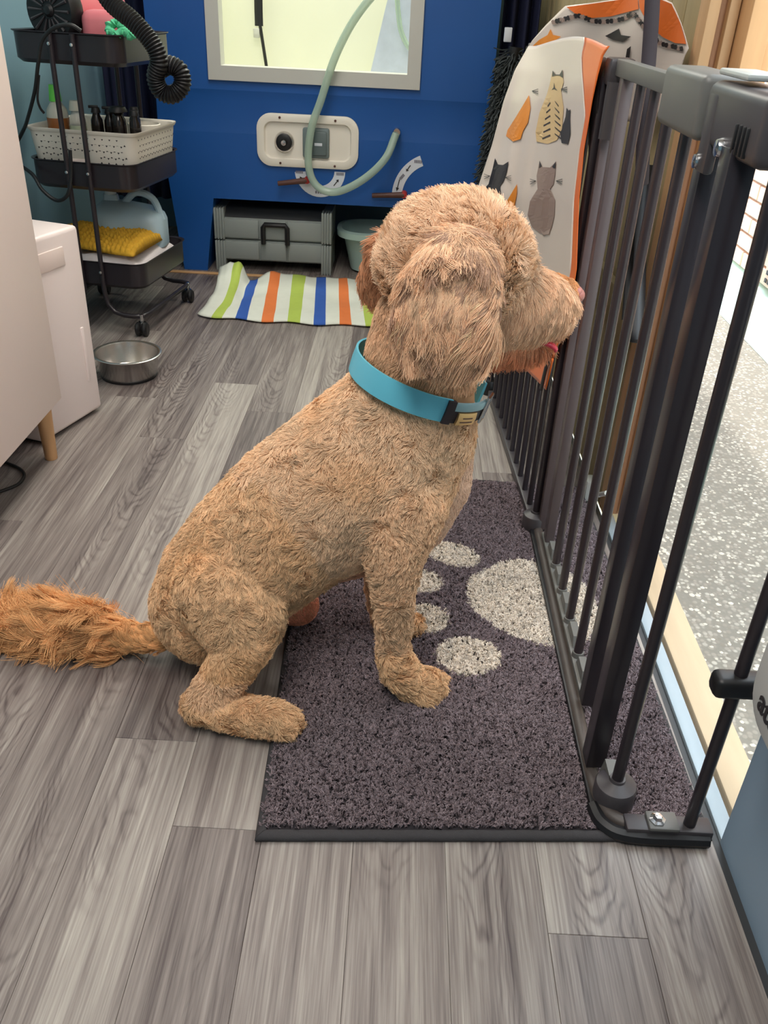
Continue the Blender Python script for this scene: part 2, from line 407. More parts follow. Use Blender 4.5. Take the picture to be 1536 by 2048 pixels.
# door jamb at the far side of the opening
dj = bpy.data.objects.new('door_1', None); C.objects.link(dj); dj.location = (.6, D1, 0); struct(dj, 'raw pine jamb and posts at the far side of the doorway', 'doorway')
MB().span((XR-.005, D1-.03, .012), (.562, D1+.03, ZC), bev=.003).build('jamb_board', M['timber_shaded'], dj)
MB().span((.562, D1-.012, .012), (.578, D1+.03, ZC)).build('jamb_board', M['timber_recess_shade'], dj)
MB().span((.578, D1-.03, .012), (.598, D1+.03, ZC), bev=.003).build('jamb_board', M['timber_shaded'], dj)
MB().span((.600, D1-.09, .012), (.640, D1+.03, ZC), bev=.003).build('jamb_board', M['timber'], dj)
MB().span((.645, D1-.06, -.05), (.664, D1+.03, ZC), bev=.003).build('jamb_board', M['timber'], dj)
# sill: metal strip, timber sill
struct(MB().span((.545, -.2, -.012), (.572, D1, .004), bev=.002).build('trim_2', M['strip']), 'pale blue-white threshold strip along the rug edge', 'trim')
struct(MB().span((.586, D0-.15, -.07), (.652, D1-.04, -.006), bev=.004).build('trim_3', M['timber_y']), 'pale timber door sill outside the gate', 'sill')
struct(MB().span((.572, D0-.15, -.07), (.586, D1-.04, -.03)).build('trim_4', M['lever']))
# outside
gr = MB().span((.60, -4, -.16), (6, 14, -.07)).build('ground', M['aggregate']); struct(gr, 'bright exposed-aggregate concrete yard outside the doorway', 'ground')
pb = MB(); ico = bmesh.new(); bmesh.ops.create_icosphere(ico, subdivisions=1, radius=1); iv = np.array([v.co[:] for v in ico.verts]); ifc = [tuple(v.index for v in f.verts) for f in ico.faces]; ico.free()
for _ in range(3800):
    px_, py_ = .66+abs(rng.normal(0, .5)), rng.uniform(.7, 4.5)
    if px_ > 1.6: continue
    r = rng.uniform(.002, .0055); sc3 = np.array([rng.uniform(.8, 1.5), rng.uniform(.8, 1.5), .5])*r
    pb.add(iv*sc3+[px_, py_, -.0702], ifc)
M['pebble'] = mat('pebble', (196, 188, 174), .8, noise_scale=60, noise_amt=.35)
pebbles = pb.build('pebbles', M['pebble'], gr, smooth=0); pebbles['kind'] = 'stuff'
# brick wall outside with a sloped mortar fillet at its base
bwall = bpy.data.objects.new('exterior_wall', None); C.objects.link(bwall); bwall.location = (1.66, 3, 0); struct(bwall, 'pale pink sunlit brick wall across the yard', 'wall')
MB().span((1.668, -2, -.1), (1.8, 9, 2.6)).build('mortar', M['mortar'], bwall)
MB().prism([(1.46, -.068), (1.70, -.068), (1.70, .05), (1.66, .04)], 1, -2, 9).build('render_fillet', mat('fillet', (176, 200, 186), .7, noise_amt=.08), bwall)
bh, bl = .0755, .232
bmesh_cache = None
bb = MB().box((0, 0, 0), (.03, bl-.012, bh-.011), bev=.003, seg=1)
bme = bpy.data.meshes.new('brick'); bme.from_pydata(bb.v, [], bb.f); bme.materials.append(M['brick'])
for r in range(18):
    zc = .05+bh*(r+.5)
    for c in range(17):
        yc = 2.0+bl*(c+(.5 if r % 2 else 0))
        if 0 and r < 2: continue
        o = bpy.data.objects.new('brick', bme); C.objects.link(o); attach(o, bwall)
        o.location = (1.66+rng.uniform(-.002, .002), yc, zc)
top = MB()
for r in range(18, 34):
    for c in range(17):
        top.box((1.66, 2.0+bl*(c+(.5 if r % 2 else 0)), .05+bh*(r+.5)), (.03, bl-.012, bh-.011))
o = top.build('upper_bricks', M['brick'], bwall, smooth=0); o['kind'] = 'stuff'
vb = MB().span((1.628, 3.62, .065), (1.645, 3.86, .19), bev=.004).build('air_vent', M['vent'], bwall)
hm = MB()
for a in range(3):
    for b_ in range(6): hm.span((1.624, 3.645+b_*.034, .082+a*.034), (1.629, 3.665+b_*.034, .10+a*.034))
hm.build('vent_hole', M['ink'], vb)

# threshold strip in front of bath
struct(MB().span((XL, 3.785, 0), (XR-.02, 3.812, .006), bev=.002).build('trim_5', M['beech']), 'thin pale wooden strip across the floor before the bath', 'trim')
# ceiling lamps (fixtures the area lights belong to); the bath one is added fill
for (x, y_, sx, sy, lab) in ((-.35, .2, .52, 1.34, 'long flat ceiling light near the doorway'), (-.35, 2.5, .52, 1.34, 'long flat ceiling light above the trolley aisle'), (-.38, 4.22, .94, .34, 'unseen light added over the bath to brighten its inside')):
    t = thing('ceiling_light', lab, 'light', (x, y_, ZC))
    MB().span((x-sx/2, y_-sy/2, ZC-.05), (x+sx/2, y_+sy/2, ZC), bev=.004).build('housing', M['frame_grey'], t)

exec_parts = []
# ================================================================== DOG WASH BATH
YT = 3.85
t = thing('dog_bath', 'blue moulded dog-washing bath with a framed window and control panel', 'bath', (-.36, 4.2, 0))
b = MB()
b.prism([(-.972, 0), (-.868, 0), (-.822, .315), (-1.005, .315)], 1, YT, 4.6)
b.prism([(-1.005, .315), (.335, .315), (.335, .580), (-1.03, .580)], 1, YT, YT+.06)
b.prism([(YT, .58), (YT+.06, .58), (YT+.06, .742), (YT, .742), (YT+.011, .705)], 0, -1.038, .336)
b.prism([(-1.043, .742), (.337, .742), (.338, .80), (-1.05, .80)], 1, YT, YT+.06)
b.prism([(-1.05, .80), (-.77, .80), (-.77, 1.45), (-1.06, 1.45)], 1, YT, YT+.06)
b.prism([(.0, .80), (.338, .80), (.34, 1.45), (.0, 1.45)], 1, YT, YT+.06)
b.prism([(.2, 0), (.32, 0), (.335, .315), (.16, .315)], 1, YT, 4.6)
b.span((-1.0, YT+.06, .315), (.33, 4.6, .60))
b.span((-1.04, YT+.06, .6), (-.97, 4.6, 1.45)); b.span((.27, YT+.06, .6), (.335, 4.6, 1.45))
b.build('shell', M['blue_tub'], t)
b = MB(); b.span((-.97, YT+.06, .60), (.27, 4.6, .70)); b.span((-.97, 4.56, .70), (.27, 4.6, 1.6)); b.span((-.97, YT+.06, .7), (-.955, 4.56, 1.45)); b.span((.255, YT+.06, .7), (.27, 4.56, 1.45))
b.build('basin_liner', M['tub_white'], t)
# window trim: mitred grey frame
def fr(x0, z0, x1, z1, wd, yb, yf):
    b = MB(); o_, i_ = [(x0, z0), (x1, z0), (x1, z1), (x0, z1)], [(x0+wd, z0+wd), (x1-wd, z0+wd), (x1-wd, z1-wd), (x0+wd, z1-wd)]
    for k in range(4):
        b.prism([o_[k], o_[(k+1) % 4], i_[(k+1) % 4], i_[k]], 1, yf, yb)
    return b
fr(-.812, .778, .043, 1.5, .053, YT+.07, YT-.014).build('window_frame', M['frame_grey'], t, smooth=0)
# control panel
cx, cz = -.411, .563
b = MB(); o_ = rrect(.425, .205, .06, 8); i1 = rrect(.40, .18, .052, 8); i2 = rrect(.365, .145, .035, 8)
rings = [[(cx+p[0], YT+.002, cz+p[1]) for p in o_], [(cx+p[0], YT-.012, cz+p[1]) for p in o_], [(cx+p[0], YT-.017, cz+p[1]) for p in i1], [(cx+p[0], YT-.015, cz+p[1]) for p in i2], [(cx+p[0]*.97, YT-.002, cz+p[1]*.95) for p in i2]]
n = len(o_)
vs = [p for r_ in rings for p in r_]; fs = [(i*n+k, i*n+(k+1) % n, (i+1)*n+(k+1) % n, (i+1)*n+k) for i in range(4) for k in range(n)]+[tuple(4*n+k for k in range(n))]
b.add(vs, fs)
pan = b.build('control_panel', M['cream'], t, smooth=50)
for sx, sz in ((-.115, .088), (.115, .086), (-.115, -.088), (.115, -.09)):
    MB().lathe([(0, -.019), (.005, -.0185), (.005, -.014)], (cx+sx, YT, cz+sz), 10, 'y').build('screw', M['lever'], pan)
kn = MB().lathe([(.042, -.003), (.040, -.012), (.036, -.016), (.034, -.016)], (cx-.098, YT, cz-.006), 28, 'y').build('dial_ring', M['steel'], pan)
MB().lathe([(.034, -.004), (.033, -.022), (.030, -.024), (.014, -.0245), (.013, -.036), (.010, -.039), (0, -.039)], (cx-.098, YT, cz-.006), 28, 'y').build('dial', M['black_plastic'], pan)
MB().lathe([(.0105, -.0385), (.009, -.041), (0, -.0415)], (cx-.098, YT, cz-.006), 18, 'y').build('dial_cap', M['chrome'], pan)
sw = MB().box((cx+.035, YT-.008, cz-.004), (.112, .02, .118), bev=.009).build('switch_plate', M['grey_switch'], pan)
MB().box((cx+.042, YT-.020, cz-.004), (.078, .012, .094), bev=.006).build('rocker', mat('rocker', (98, 112, 114), .4), pan)
MB().span((cx+.03, YT-.0275, cz-.012), (cx+.062, YT-.026, cz-.001)).build('switch_label', M['sticker'], pan)
# curved stickers with arrows and print
def arc_sticker(c, r0, r1, a0, a1, nm='arc_label'):
    b = MB(); n = 18; vs = []
    for k in range(n+1):
        a = math.radians(a0+(a1-a0)*k/n)
        for r_ in (r0, r1): vs.append((c[0]+r_*math.cos(a), YT-.0015, c[1]+r_*math.sin(a)))
    b.add(vs, [(2*k, 2*k+1, 2*k+3, 2*k+2) for k in range(n)]); return b.build(nm, M['sticker'], t, smooth=0, solid=.001)
def arrow(c, ang, L_, par):
    a = math.radians(ang); d = np.array([math.cos(a), math.sin(a)]); p = np.array([-d[1], d[0]]); c = np.array(c)
    pts = [c-d*L_/2-p*.0018, c+d*L_*.2-p*.0018, c+d*L_*.2-p*.007, c+d*L_/2, c+d*L_*.2+p*.007, c+d*L_*.2+p*.0018, c-d*L_/2+p*.0018]
    MB().prism([tuple(q) for q in pts], 1, YT-.0035, YT-.0022).build('printed_arrow', M['ink'], par, smooth=0)
def print_block(c, w_, par, ang=0):
    b = MB(); n = 5; rot = Matrix.Rotation(math.radians(-ang), 3, 'Y')
    for k in range(n):
        off = rot @ Vector(((k-(n-1)/2)*w_/n, 0, 0))
        b.box((c[0]+off.x, YT-.003, c[1]+off.z), (w_/n*.72, .001, .011), rot=rot)
    b.build('printed_text', mat('print_grey', (120, 118, 130), .6), par, smooth=0)
p1 = at_y(640, 335, YT); C1 = (p1[0], p1[2]-.012)
s1 = arc_sticker(C1, .062, .108, 200-14, 345+14)
arrow((C1[0]-.077, C1[1]-.042), 120, .034, s1); arrow((C1[0]+.07, C1[1]-.045), 52, .034, s1)
print_block((C1[0]-.088, C1[1]-.010), .032, s1); print_block((C1[0]+.086, C1[1]-.010), .032, s1); print_block((C1[0]+.004, C1[1]-.088), .05, s1)
p2 = at_y(866, 395, YT); C2 = (p2[0], p2[2])
s2 = arc_sticker(C2, .135, .178, 178, 112, 'arc_label')
arrow((C2[0]-.153, C2[1]+.043), 258, .05, s2); arrow((C2[0]-.113, C2[1]+.113), 236, .03, s2)
print_block((C2[0]-.073, C2[1]+.142), .034, s2, 0); print_block((C2[0]-.138, C2[1]+.078), .026, s2, 50); print_block((C2[0]-.157, C2[1]+.006), .03, s2)
def lever(a, b_, red_start):
    A = at_y(*a, YT-.03); B = at_y(*b_, YT-.03)
    l = MB().tube([A, A+(B-A)*.5, B], [.013, .011, .010], 12).build('lever', M['lever'], t)
    MB().lathe([(0, -.012), (.012, -.010), (.014, .0), (.014, .03), (0, .03)], tuple(A+np.array([0, 0, 0])), 16, 'y').build('lever_hub', M['red'], l)
lever((614, 361), (556, 367), 1); lever((808, 390), (744, 391), 1)
# hose fitting + clear hose
ff = at_y(794, 262, YT)
MB().lathe([(0, -.045), (.014, -.045), (.017, -.04), (.017, -.022), (.013, -.02), (.013, .01)], tuple(ff), 16, 'y').build('hose_fitting', M['chrome'], t)
hp = [at_y(792, 268, 3.80), at_y(770, 318, 3.77), at_y(725, 360, 3.76), at_y(672, 384, 3.765), at_y(634, 372, 3.77), at_y(617, 330, 3.775), at_y(622, 260, 3.78), at_y(642, 200, 3.785), at_y(668, 120, 3.79), at_y(702, 50, 3.80), at_y(745, -8, 3.81), at_y(800, -60, 3.82)]
tag(MB().tube(spline(hp, 8), .0155, 14).build('shower_hose', M['hose']), 'clear pale green hose looping in front of the blue bath', 'hose')
# inside the bath: black strap, stainless screen, second hose loop
st = thing('restraint_strap', 'black strap with buckle hanging inside the bath window', 'strap', at_y(520, 60, 4.5))
sp_ = [at_y(516, -40, 4.5), at_y(517, 20, 4.5), at_y(518, 52, 4.5)]
MB().tube(sp_, .019, 8, sq=.25).build('webbing', M['black_plastic'], st)
MB().tube([at_y(520, 50, 4.5), at_y(527, 95, 4.5), at_y(533, 134, 4.5), at_y(536, 160, 4.5)], .0075, 8).build('cord', M['black_plastic'], st)
MB().box(at_y(513, 66, 4.5), (.03, .012, .04), bev=.004).build('buckle', M['frame_grey'], st)
scn = MB()
q = [at_y(735, 170, 4.40), at_y(770, 20, 4.40), at_y(790, -60, 4.40), at_y(845, -60, 4.40), at_y(830, 170, 4.40)]
b = MB().prism([(p[0], p[2]) for p in q], 1, 4.40, 4.406)
tag(b.build('splash_screen', mat('screen', (196, 204, 222), .35, noise_scale=22, noise_amt=.12)), 'pale speckled splash sheet at the right inside the bath', 'sheet')
tag(MB().tube(spline([at_y(793, -20, 4.33), at_y(797, 30, 4.33), at_y(803, 65, 4.33), at_y(818, 95, 4.33), at_y(838, 110, 4.33)], 6), .011, 10).build('inner_hose', M['hose']), 'short curve of pale hose inside the bath window', 'hose')

# storage crate under bath
t = thing('storage_crate', 'grey two-tier folding plastic crate with black handle under the bath', 'crate', (-.57, 4.0, 0))
x0, x1, yc0, yc1 = -.80, -.34, 3.872, 4.12
def tier(z0, z1):
    b = MB(); b.span((x0, yc0+.012, z0), (x1, yc1, z1), bev=.004)
    for a, c_ in ((x0+.01, x0+.165), (x0+.172, x1-.172), (x1-.165, x1-.01)): b.span((a, yc0+.002, z0+.006), (c_, yc0+.02, z1-.006), bev=.004)
    return b
tier(.045, .135).build('lower_tier', M['crate'], t); tier(.139, .232).build('upper_tier', M['crate'], t)
MB().prism([(yc0+.012, .232), (yc1, .232), (yc1, .268), (yc0+.06, .262)], 0, x0+.01, x1-.01).build('lid', M['crate_dark'], t)
for s_, xx in ((-1, x0-.008), (1, x1+.008)):
    b = MB()
    for z0, z1 in ((0, .132), (.138, .272)):
        for j in (-.018, -.006, .006, .018): b.span((xx+j-.0045, yc0-.006, z0), (xx+j+.0045, yc0+.06, z1), bev=.002)
        b.span((xx-.02, yc0, z0+.004), (xx+.02, yc1, z1-.006))
    b.build('corner_post', M['crate'], t)
hx0, hx1 = -.612, -.505
MB().tube([(hx0, yc0-.012, .128), (hx0, yc0-.014, .20), (hx0+.008, yc0-.014, .212), (hx1-.008, yc0-.014, .212), (hx1, yc0-.014, .20), (hx1, yc0-.012, .128)], .011, 8).build('handle', M['black_plastic'], t)
# basin
bc = (-.115, 4.03)
b = MB()
def oval(rx, ry, z, n=36): return [(bc[0]+rx*math.copysign(abs(math.cos(a))**.7, math.cos(a)), bc[1]+ry*math.copysign(abs(math.sin(a))**.7, math.sin(a)), z) for a in [2*math.pi*k/n for k in range(n)]]
rg = [oval(.10, .10, .003), oval(.115, .115, .01), oval(.148, .135, .15), oval(.155, .142, .158), oval(.178, .165, .160), oval(.180, .167, .186), oval(.158, .145, .190), oval(.150, .137, .175), oval(.11, .11, .014)]
n = 36; vs = [p for r_ in rg for p in r_]
b.add(vs, [(i*n+k, i*n+(k+1) % n, (i+1)*n+(k+1) % n, (i+1)*n+k) for i in range(len(rg)-1) for k in range(n)]+[tuple(range(n))[::-1], tuple((len(rg)-1)*n+k for k in range(n))])
t = thing('washing_basin', 'pale mint plastic washing-up basin under the bath', 'basin', (bc[0], bc[1], 0))
b.build('tub', M['mint'], t)
MB().span((-.16, 3.885, .075), (-.13, 3.91, .10)).build('price_label', mat('label_green', (70, 120, 80), .5), t)

# striped towel on floor
botx = [395, 423, 444, 471, 494, 523, 547, 575, 600, 627, 651, 679, 703, 731, 756, 784]
topx = [448, 475, 490, 500, 517, 541, 561, 586, 612, 633, 652, 677, 694, 716, 738, 760]
matseq = [0, 1, 0, 2, 0, 3, 0, 1, 0, 2, 0, 3, 0, 1, 0]
R_ = 30; P = []; fm = []
for i in range(R_+1):
    v = i/R_; row = []
    for j in range(15):
        for k in range(4):
            if k == 0 or True:
                f = k/4; xb = botx[j]+(botx[j+1]-botx[j])*f; xt = topx[j]+(topx[j+1]-topx[j])*f
                row.append((xb, xt))
    row.append((botx[-1], topx[-1]))
    rr = []
    for q, (xb, xt) in enumerate(row):
        u = q/(len(row)-1)
        pb_ = at_z(xb, 632+22*min(1, u*1.35)**.6+2.0*math.sin(u*23), 0); pt_ = at_z(xt, 566+3*math.sin(u*9), 0)
        p = pb_*(1-v)+pt_*v
        z = .004+.012*(.5+.5*math.sin(u*21+v*5))*math.sin(math.pi*min(1, v*1.0))**.5+.010*(.5+.5*math.sin(u*11-v*9+1))*v
        z += .034*v**2*(.5+.5*math.cos(u*19+4*math.sin(u*5)+2.0))**2+.012*noise.noise(Vector((u*9, v*5, 2)))*min(1, v*4)*min(1, 5*v)+.004
        z += .085*max(0, 1-abs(u-.05)/.15)*v**1.5
        p = p+np.array([0.02*max(0, 1-u/.2)*math.sin(v*4), 0, z]); rr.append(p)
    P.append(rr)
b = MB().grid(P); Q = len(P[0])-1
fm = [matseq[min(14, j//4)] for i in range(R_) for j in range(Q)]
tw = b.build('striped_towel', None, mats=[M['towel_white'], M['towel_green'], M['towel_blue'], M['towel_orange']], fmat=fm, smooth=80, solid=.004)
tag(tw, 'crumpled towel with green, blue and orange stripes on the floor', 'towel')

# steel bowl
t = thing('dog_bowl', 'stainless steel dog bowl on the floor beside the white box', 'bowl', (-.865, 2.60, 0))
pr_ = [(0, .004), (.072, .004), (.083, .0), (.088, .004), (.098, .072), (.108, .076), (.109, .079), (.105, .081), (.096, .078), (.084, .012), (.070, .007), (0, .007)]
MB().lathe(pr_, (-.865, 2.60, 0), 48).build('bowl_body', M['steel'], t, smooth=60)
MB().lathe([(.0845, .0), (.0885, .001), (.0895, .008), (.0865, .009)], (-.865, 2.60, 0), 48).build('rubber_ring', M['black_plastic'], t)

# cabinet
t = thing('white_cabinet', 'pinkish-white cabinet on beech legs at the left edge', 'cabinet', (-1.1, 1.5, 0))
MB().span((-1.345, .95, .15), (-.878, 2.04, 1.22), bev=.003).build('carcass', M['white_cab'], t)
for a, b_ in ((.952, 1.494), (1.498, 2.028)):
    d = MB().span((-.878, a, .168), (-.86, b_, 1.205), bev=.002).build('door', M['white_cab'], t)
for lx, ly in ((-.905, 2.005), (-.905, .99), (-1.31, 2.0), (-1.31, .99)):
    MB().lathe([(.0, 0), (.015, 0), (.016, .002), (.021, .15), (0, .15)], (lx, ly, 0), 24).build('leg', M['beech'], t)

# white appliance box
ang = math.atan2(.062, .194)
ax = np.array([math.sin(ang), math.cos(ang)]); pxv = np.array([-math.cos(ang), math.sin(ang)])
c0 = np.array([-.866, 2.325]); cc = c0-ax*.135+pxv*.17
t = thing('white_appliance', 'white rounded appliance box between cabinet and steel bowl', 'appliance', (cc[0], cc[1], 0))
MB().box((cc[0], cc[1], .275), (.34, .27, .53), rz=-ang, bev=.012, seg=3).build('body', M['white_box'], t)
hcx = c0-ax*.125
MB().box((hcx[0]+.001, hcx[1], .475), (.006, .10, .05), rz=-ang, bev=.0028).build('recessed_grip', M['white_cab'], t)
gx = c0-ax*.045
MB().box((gx[0]+.001, gx[1], .19), (.006, .012, .16), rz=-ang, bev=.0028).build('ridge', M['white_box'], t)
MB().box((cc[0], cc[1], .008), (.30, .23, .016), rz=-ang).build('foot', M['black_plastic'], t)
tag(MB().tube(spline([(-1.2, 1.6, .006), (-1.05, 1.72, .006), (-.97, 1.80, .006), (-.93, 1.86, .006), (-.96, 1.93, .006), (-1.1, 2.0, .006)], 6), .004, 8).build('power_cable', M['cable']), 'thin black cable on the floor under the white cabinet', 'cable')

# ================================================================== TROLLEY
TA = math.radians(8.5)
fd = np.array([-math.cos(TA), math.sin(TA)]); sd = np.array([math.sin(TA), math.cos(TA)])
TC = np.array([-.905, 2.985])+fd*.185+sd*.21
def tl(u, v, z):  # trolley frame: u to the right (-fd), v to the back
    p = TC-fd*u+sd*v; return (p[0], p[1], z)
t = trolley = thing('trolley', 'black three-tier metal trolley on castors by the teal wall', 'trolley', (TC[0], TC[1], 0))
def tray(z0, z1, w_=.37, d_=.42):
    n = 0; rings = []
    for (k, z) in ((.94, z0), (1.0, z0+.012), (1.0, z1-.004), (1.03, z1), (1.03, z1+.003), (.985, z1), (.985, z0+.014), (.93, z0+.006)):
        rings.append([tl(p[0], p[1], z) for p in rrect(w_*k, d_*k, .05*k, 6)])
    n = len(rings[0]); b = MB(); vs = [p for r_ in rings for p in r_]
    b.add(vs, [(i*n+k, i*n+(k+1) % n, (i+1)*n+(k+1) % n, (i+1)*n+k) for i in range(len(rings)-1) for k in range(n)]+[tuple(range(n))[::-1], tuple((len(rings)-1)*n+k for k in range(n))])
    return b
for z0, z1 in ((.16, .25), (.49, .578), (.868, .956)):
    tr = tray(z0, z1).build('tray', M['black_metal'], t)
    for ve in (-.219, .219):
        for us in (-.038, .038):
            MB().lathe([(0, -.010), (.005, -.009), (.006, -.004), (.006, 0)] if ve < 0 else [(0, .010), (.005, .009), (.006, .004), (.006, 0)], tl(us, ve+(-.008 if ve < 0 else .008), z1-.03), 10, 'y').build('screw', M['chrome'], tr)
for s_ in (-1, 1):
    u = .038*s_; U = .175*s_; z = .07
    path = [tl(u, -.222, .955), tl(u, -.222, .5), tl(u, -.222, .15), tl(u+.01*s_, -.224, .105), tl(u+.035*s_, -.226, .078), tl(u+.07*s_, -.228, z), tl(U-.03*s_, -.228, z), tl(U, -.215, z), tl(U+.006*s_, -.18, z), tl(U+.006*s_, .18, z), tl(U, .215, z), tl(U-.03*s_, .228, z), tl(u+.07*s_, .228, z), tl(u+.035*s_, .226, .078), tl(u+.01*s_, .224, .105), tl(u, .222, .15), tl(u, .222, .955)]
    MB().tube(path, .0085, 12).build('frame', M['black_metal'], t)
for z in (.30, .66):
    MB().box(tl(0, .222, z), (.08, .006, .03), rz=TA).build('brace', M['black_metal'], t)
for (u, v) in ((.17, -.222), (.18, .20), (-.17, -.222), (-.18, .20)):
    p = tl(u, v, 0)
    c_ = MB().lathe([(0, .078), (.007, .078), (.007, .05), (.014, .05), (.014, .045), (0, .045)], (p[0], p[1], 0), 14).build('caster', M['chrome'], t)
    b = MB()
    for dx in (-.0125, .0125): b.lathe([(0, -.009), (.020, -.009), (.0255, -.004), (.0255, .004), (.020, .009), (0, .009)], (p[0]+dx, p[1]-.008, .0258), 24, 'x')
    b.box((p[0], p[1]-.004, .036), (.014, .034, .03), bev=.004)
    b.build('wheel', M['black_plastic'], c_)
# lower tray: white towel, mustard knit
b = MB(); P = []
for i in range(25):
    row = []
    for j in range(25):
        u, v = -.165+.33*i/24, -.19+.38*j/24
        e = min(1, 8*min(i/24, 1-i/24, j/24, 1-j/24)+.02)
        z = .185+e**.5*(.080+.012*math.sin(u*30)+.010*math.sin(v*24+1)+.02*(v < -.05)*0+.015*noise.noise(Vector((u*14, v*14, 0))))
        row.append(tl(u, v, z))
    P.append(row)
tag(MB().grid(P).build('folded_white_towel', M['white_towel'], smooth=80, solid=.004), 'fluffy white towel lining the lowest trolley tray', 'towel')
def knit_grid(u0, u1, v0, v1, z0, arch, nx=150, ny=90):
    P = []
    for i in range(nx+1):
        row = []
        for j in range(ny+1):
            a, c_ = i/nx, j/ny; u = u0+(u1-u0)*a; v = v0+(v1-v0)*c_
            prof_ = math.sin(math.pi*c_)**.45*math.sin(math.pi*min(1, max(0, a)))**.25
            rib = .011*abs(math.sin(c_*40+.9*math.sin(a*36)))*(.55+.45*math.sin(a*110))
            z = z0+prof_*(arch+.012*math.sin(a*7+1)+.010*noise.noise(Vector((u*20, v*20, 3))))+rib*(prof_ > .2)
            row.append(tl(u, v+.02*math.sin(a*5), z))
        P.append(row)
    return P
kb = MB().grid(knit_grid(-.20, .145, -.165, .10, .272, .046))
tag(kb.build('mustard_knit', M['mustard'], smooth=80, solid=.004), 'mustard yellow knitted cloth folded on the white towel', 'cloth')
# big pale blue bottle with handle on lower level
p = tl(.015, .10, .235)
t = thing('detergent_bottle', 'pale blue plastic jerry bottle behind the mustard knit', 'bottle', p)
b = MB(); rg = []
for k, z in ((.85, 0), (1, .01), (1, .10), (.96, .122), (.75, .145), (.4, .16), (.22, .165), (.2, .185)):
    off = -.085*(1-k)
    rg.append([(p[0]+off+q[0], p[1]+q[1], p[2]+z) for q in rrect(.26*k, .15*k, .045*k, 5)])
n = len(rg[0]); b.add([q for r_ in rg for q in r_], [(i*n+k, i*n+(k+1) % n, (i+1)*n+(k+1) % n, (i+1)*n+k) for i in range(len(rg)-1) for k in range(n)]+[tuple(range(n))[::-1], tuple((len(rg)-1)*n+k for k in range(n))])
b.build('bottle_body', M['pale_blue_bottle'], t, smooth=60)
MB().tube(spline([(p[0]-.02, p[1], p[2]+.155), (p[0]+.03, p[1], p[2]+.195), (p[0]+.09, p[1], p[2]+.175), (p[0]+.12, p[1], p[2]+.10)], 6), .013, 10).build('grip', M['pale_blue_bottle'], t)
MB().lathe([(0, .215), (.02, .215), (.022, .212), (.022, .186), (0, .186)], (p[0]-.068, p[1], p[2]), 20).build('cap', mat('cap_pale', (206, 222, 230), .4), t)
# basket on middle tray: tapered walls with punched holes (flat dark triangles stand in for the shaded openings)
t = thing('storage_basket', 'white perforated plastic basket on the middle trolley tray', 'basket', tl(0, 0, .505))
bz0, bz1 = .505, .672
def bas(k, z): return [tl(q[0], q[1]-.0, z) for q in rrect(.385*k, .38*k, .035, 5)]
rg = [bas(.90, bz0), bas(.905, bz0+.004), bas(.985, bz1-.008), bas(1.0, bz1-.008), bas(1.02, bz1), bas(1.02, bz1+.004), bas(.98, bz1), bas(.965, bz1-.012), bas(.89, bz0+.006)]
n = len(rg[0]); b = MB().add([q for r_ in rg for q in r_], [(i*n+k, i*n+(k+1) % n, (i+1)*n+(k+1) % n, (i+1)*n+k) for i in range(len(rg)-1) for k in range(n)]+[tuple(range(n))[::-1], tuple((len(rg)-1)*n+k for k in range(n))])
b.build('basket_body', M['basket'], t, smooth=50)
hb = MB()
def punched(side, u0, u1, rows, n_):
    for r_ in range(rows):
        z = bz0+.03+.118*r_/(rows-1); k = .905+(.985-.905)*(z-bz0)/(bz1-bz0)
        for c_ in range(n_):
            f = (c_+.5+(.5 if r_ % 2 else 0))/n_
            a = u0+(u1-u0)*f
            if side == 'f' and abs(a) < .055 and .535 < z < .60: continue
            s5 = .0042
            for tri in (0, 1):
                o5 = .006*(1 if tri else -1)
                if side == 'f': vs = [tl(a+o5-s5, -.19*k-.0006, z), tl(a+o5+s5, -.19*k-.0006, z), tl(a+o5, -.19*k-.0006, z+s5*(1.4 if tri else -1.4))]
                else: vs = [tl(.1925*k+.0006, a+o5-s5, z), tl(.1925*k+.0006, a+o5+s5, z), tl(.1925*k+.0006, a+o5, z+s5*(1.4 if tri else -1.4))]
                hb.add(vs, [(0, 1, 2)])
punched('f', -.16, .15, 7, 12); punched('s', -.15, .15, 7, 12)
hh = hb.build('hole_marks', M['ink'], t, smooth=0); hh['kind'] = 'stuff'
k = .945
MB().box(tl(0, -.19*k-.0005, .568), (.105, .004, .032), rz=-TA*-1*0-0, bev=.0019).build('grip_slot', M['white_cab'], t)
# contents of the basket
def bottle(name, lab, u, v, r, h, m_body, m_cap, caph, capr, cat='bottle', fill=None, grp=None, z0=.512):
    q = tl(u, v, z0); t = thing(name, lab, cat, q, grp)
    MB().lathe([(0, 0), (r*.9, 0), (r, .006), (r, h*.72), (r*.93, h*.80), (r*.6, h*.87), (capr, h*.90), (capr, h*.92), (0, h*.92)], q, 24).build('bottle_body', m_body, t, smooth=60)
    if fill: MB().lathe([(r*1.01, .004), (r*1.012, h*.71), (r*.9, h*.71)], q, 24).build('contents', fill, t)
    MB().lathe([(0, h*.9+caph), (capr*1.05, h*.9+caph), (capr*1.35, h*.9+.003), (capr*1.35, h*.9), (0, h*.9)], q, 20).build('cap', m_cap, t)
    return t
bottle('shampoo_bottle', 'bottle with bright green cap and amber liquid in the basket', -.115, -.10, .036, .262, M['milky'], M['lime'], .05, .015, fill=M['liquid_amber'])
bottle('spray_bottle', 'clear bottle with frosted cap beside the amber bottle', -.045, -.10, .028, .235, M['clear_plastic'], M['milky'], .03, .017, fill=mat('floral', (176, 186, 160), .4, noise_scale=70, noise_amt=.4))
names = ['slim dark bottle with pump nozzle, nearest the clear bottle', 'dark bottle with flat spout, second in the basket row', 'broad dark bottle in the middle of the basket row', 'dark square-shouldered bottle with shiny base', 'dark bottle at the right end of the basket row']
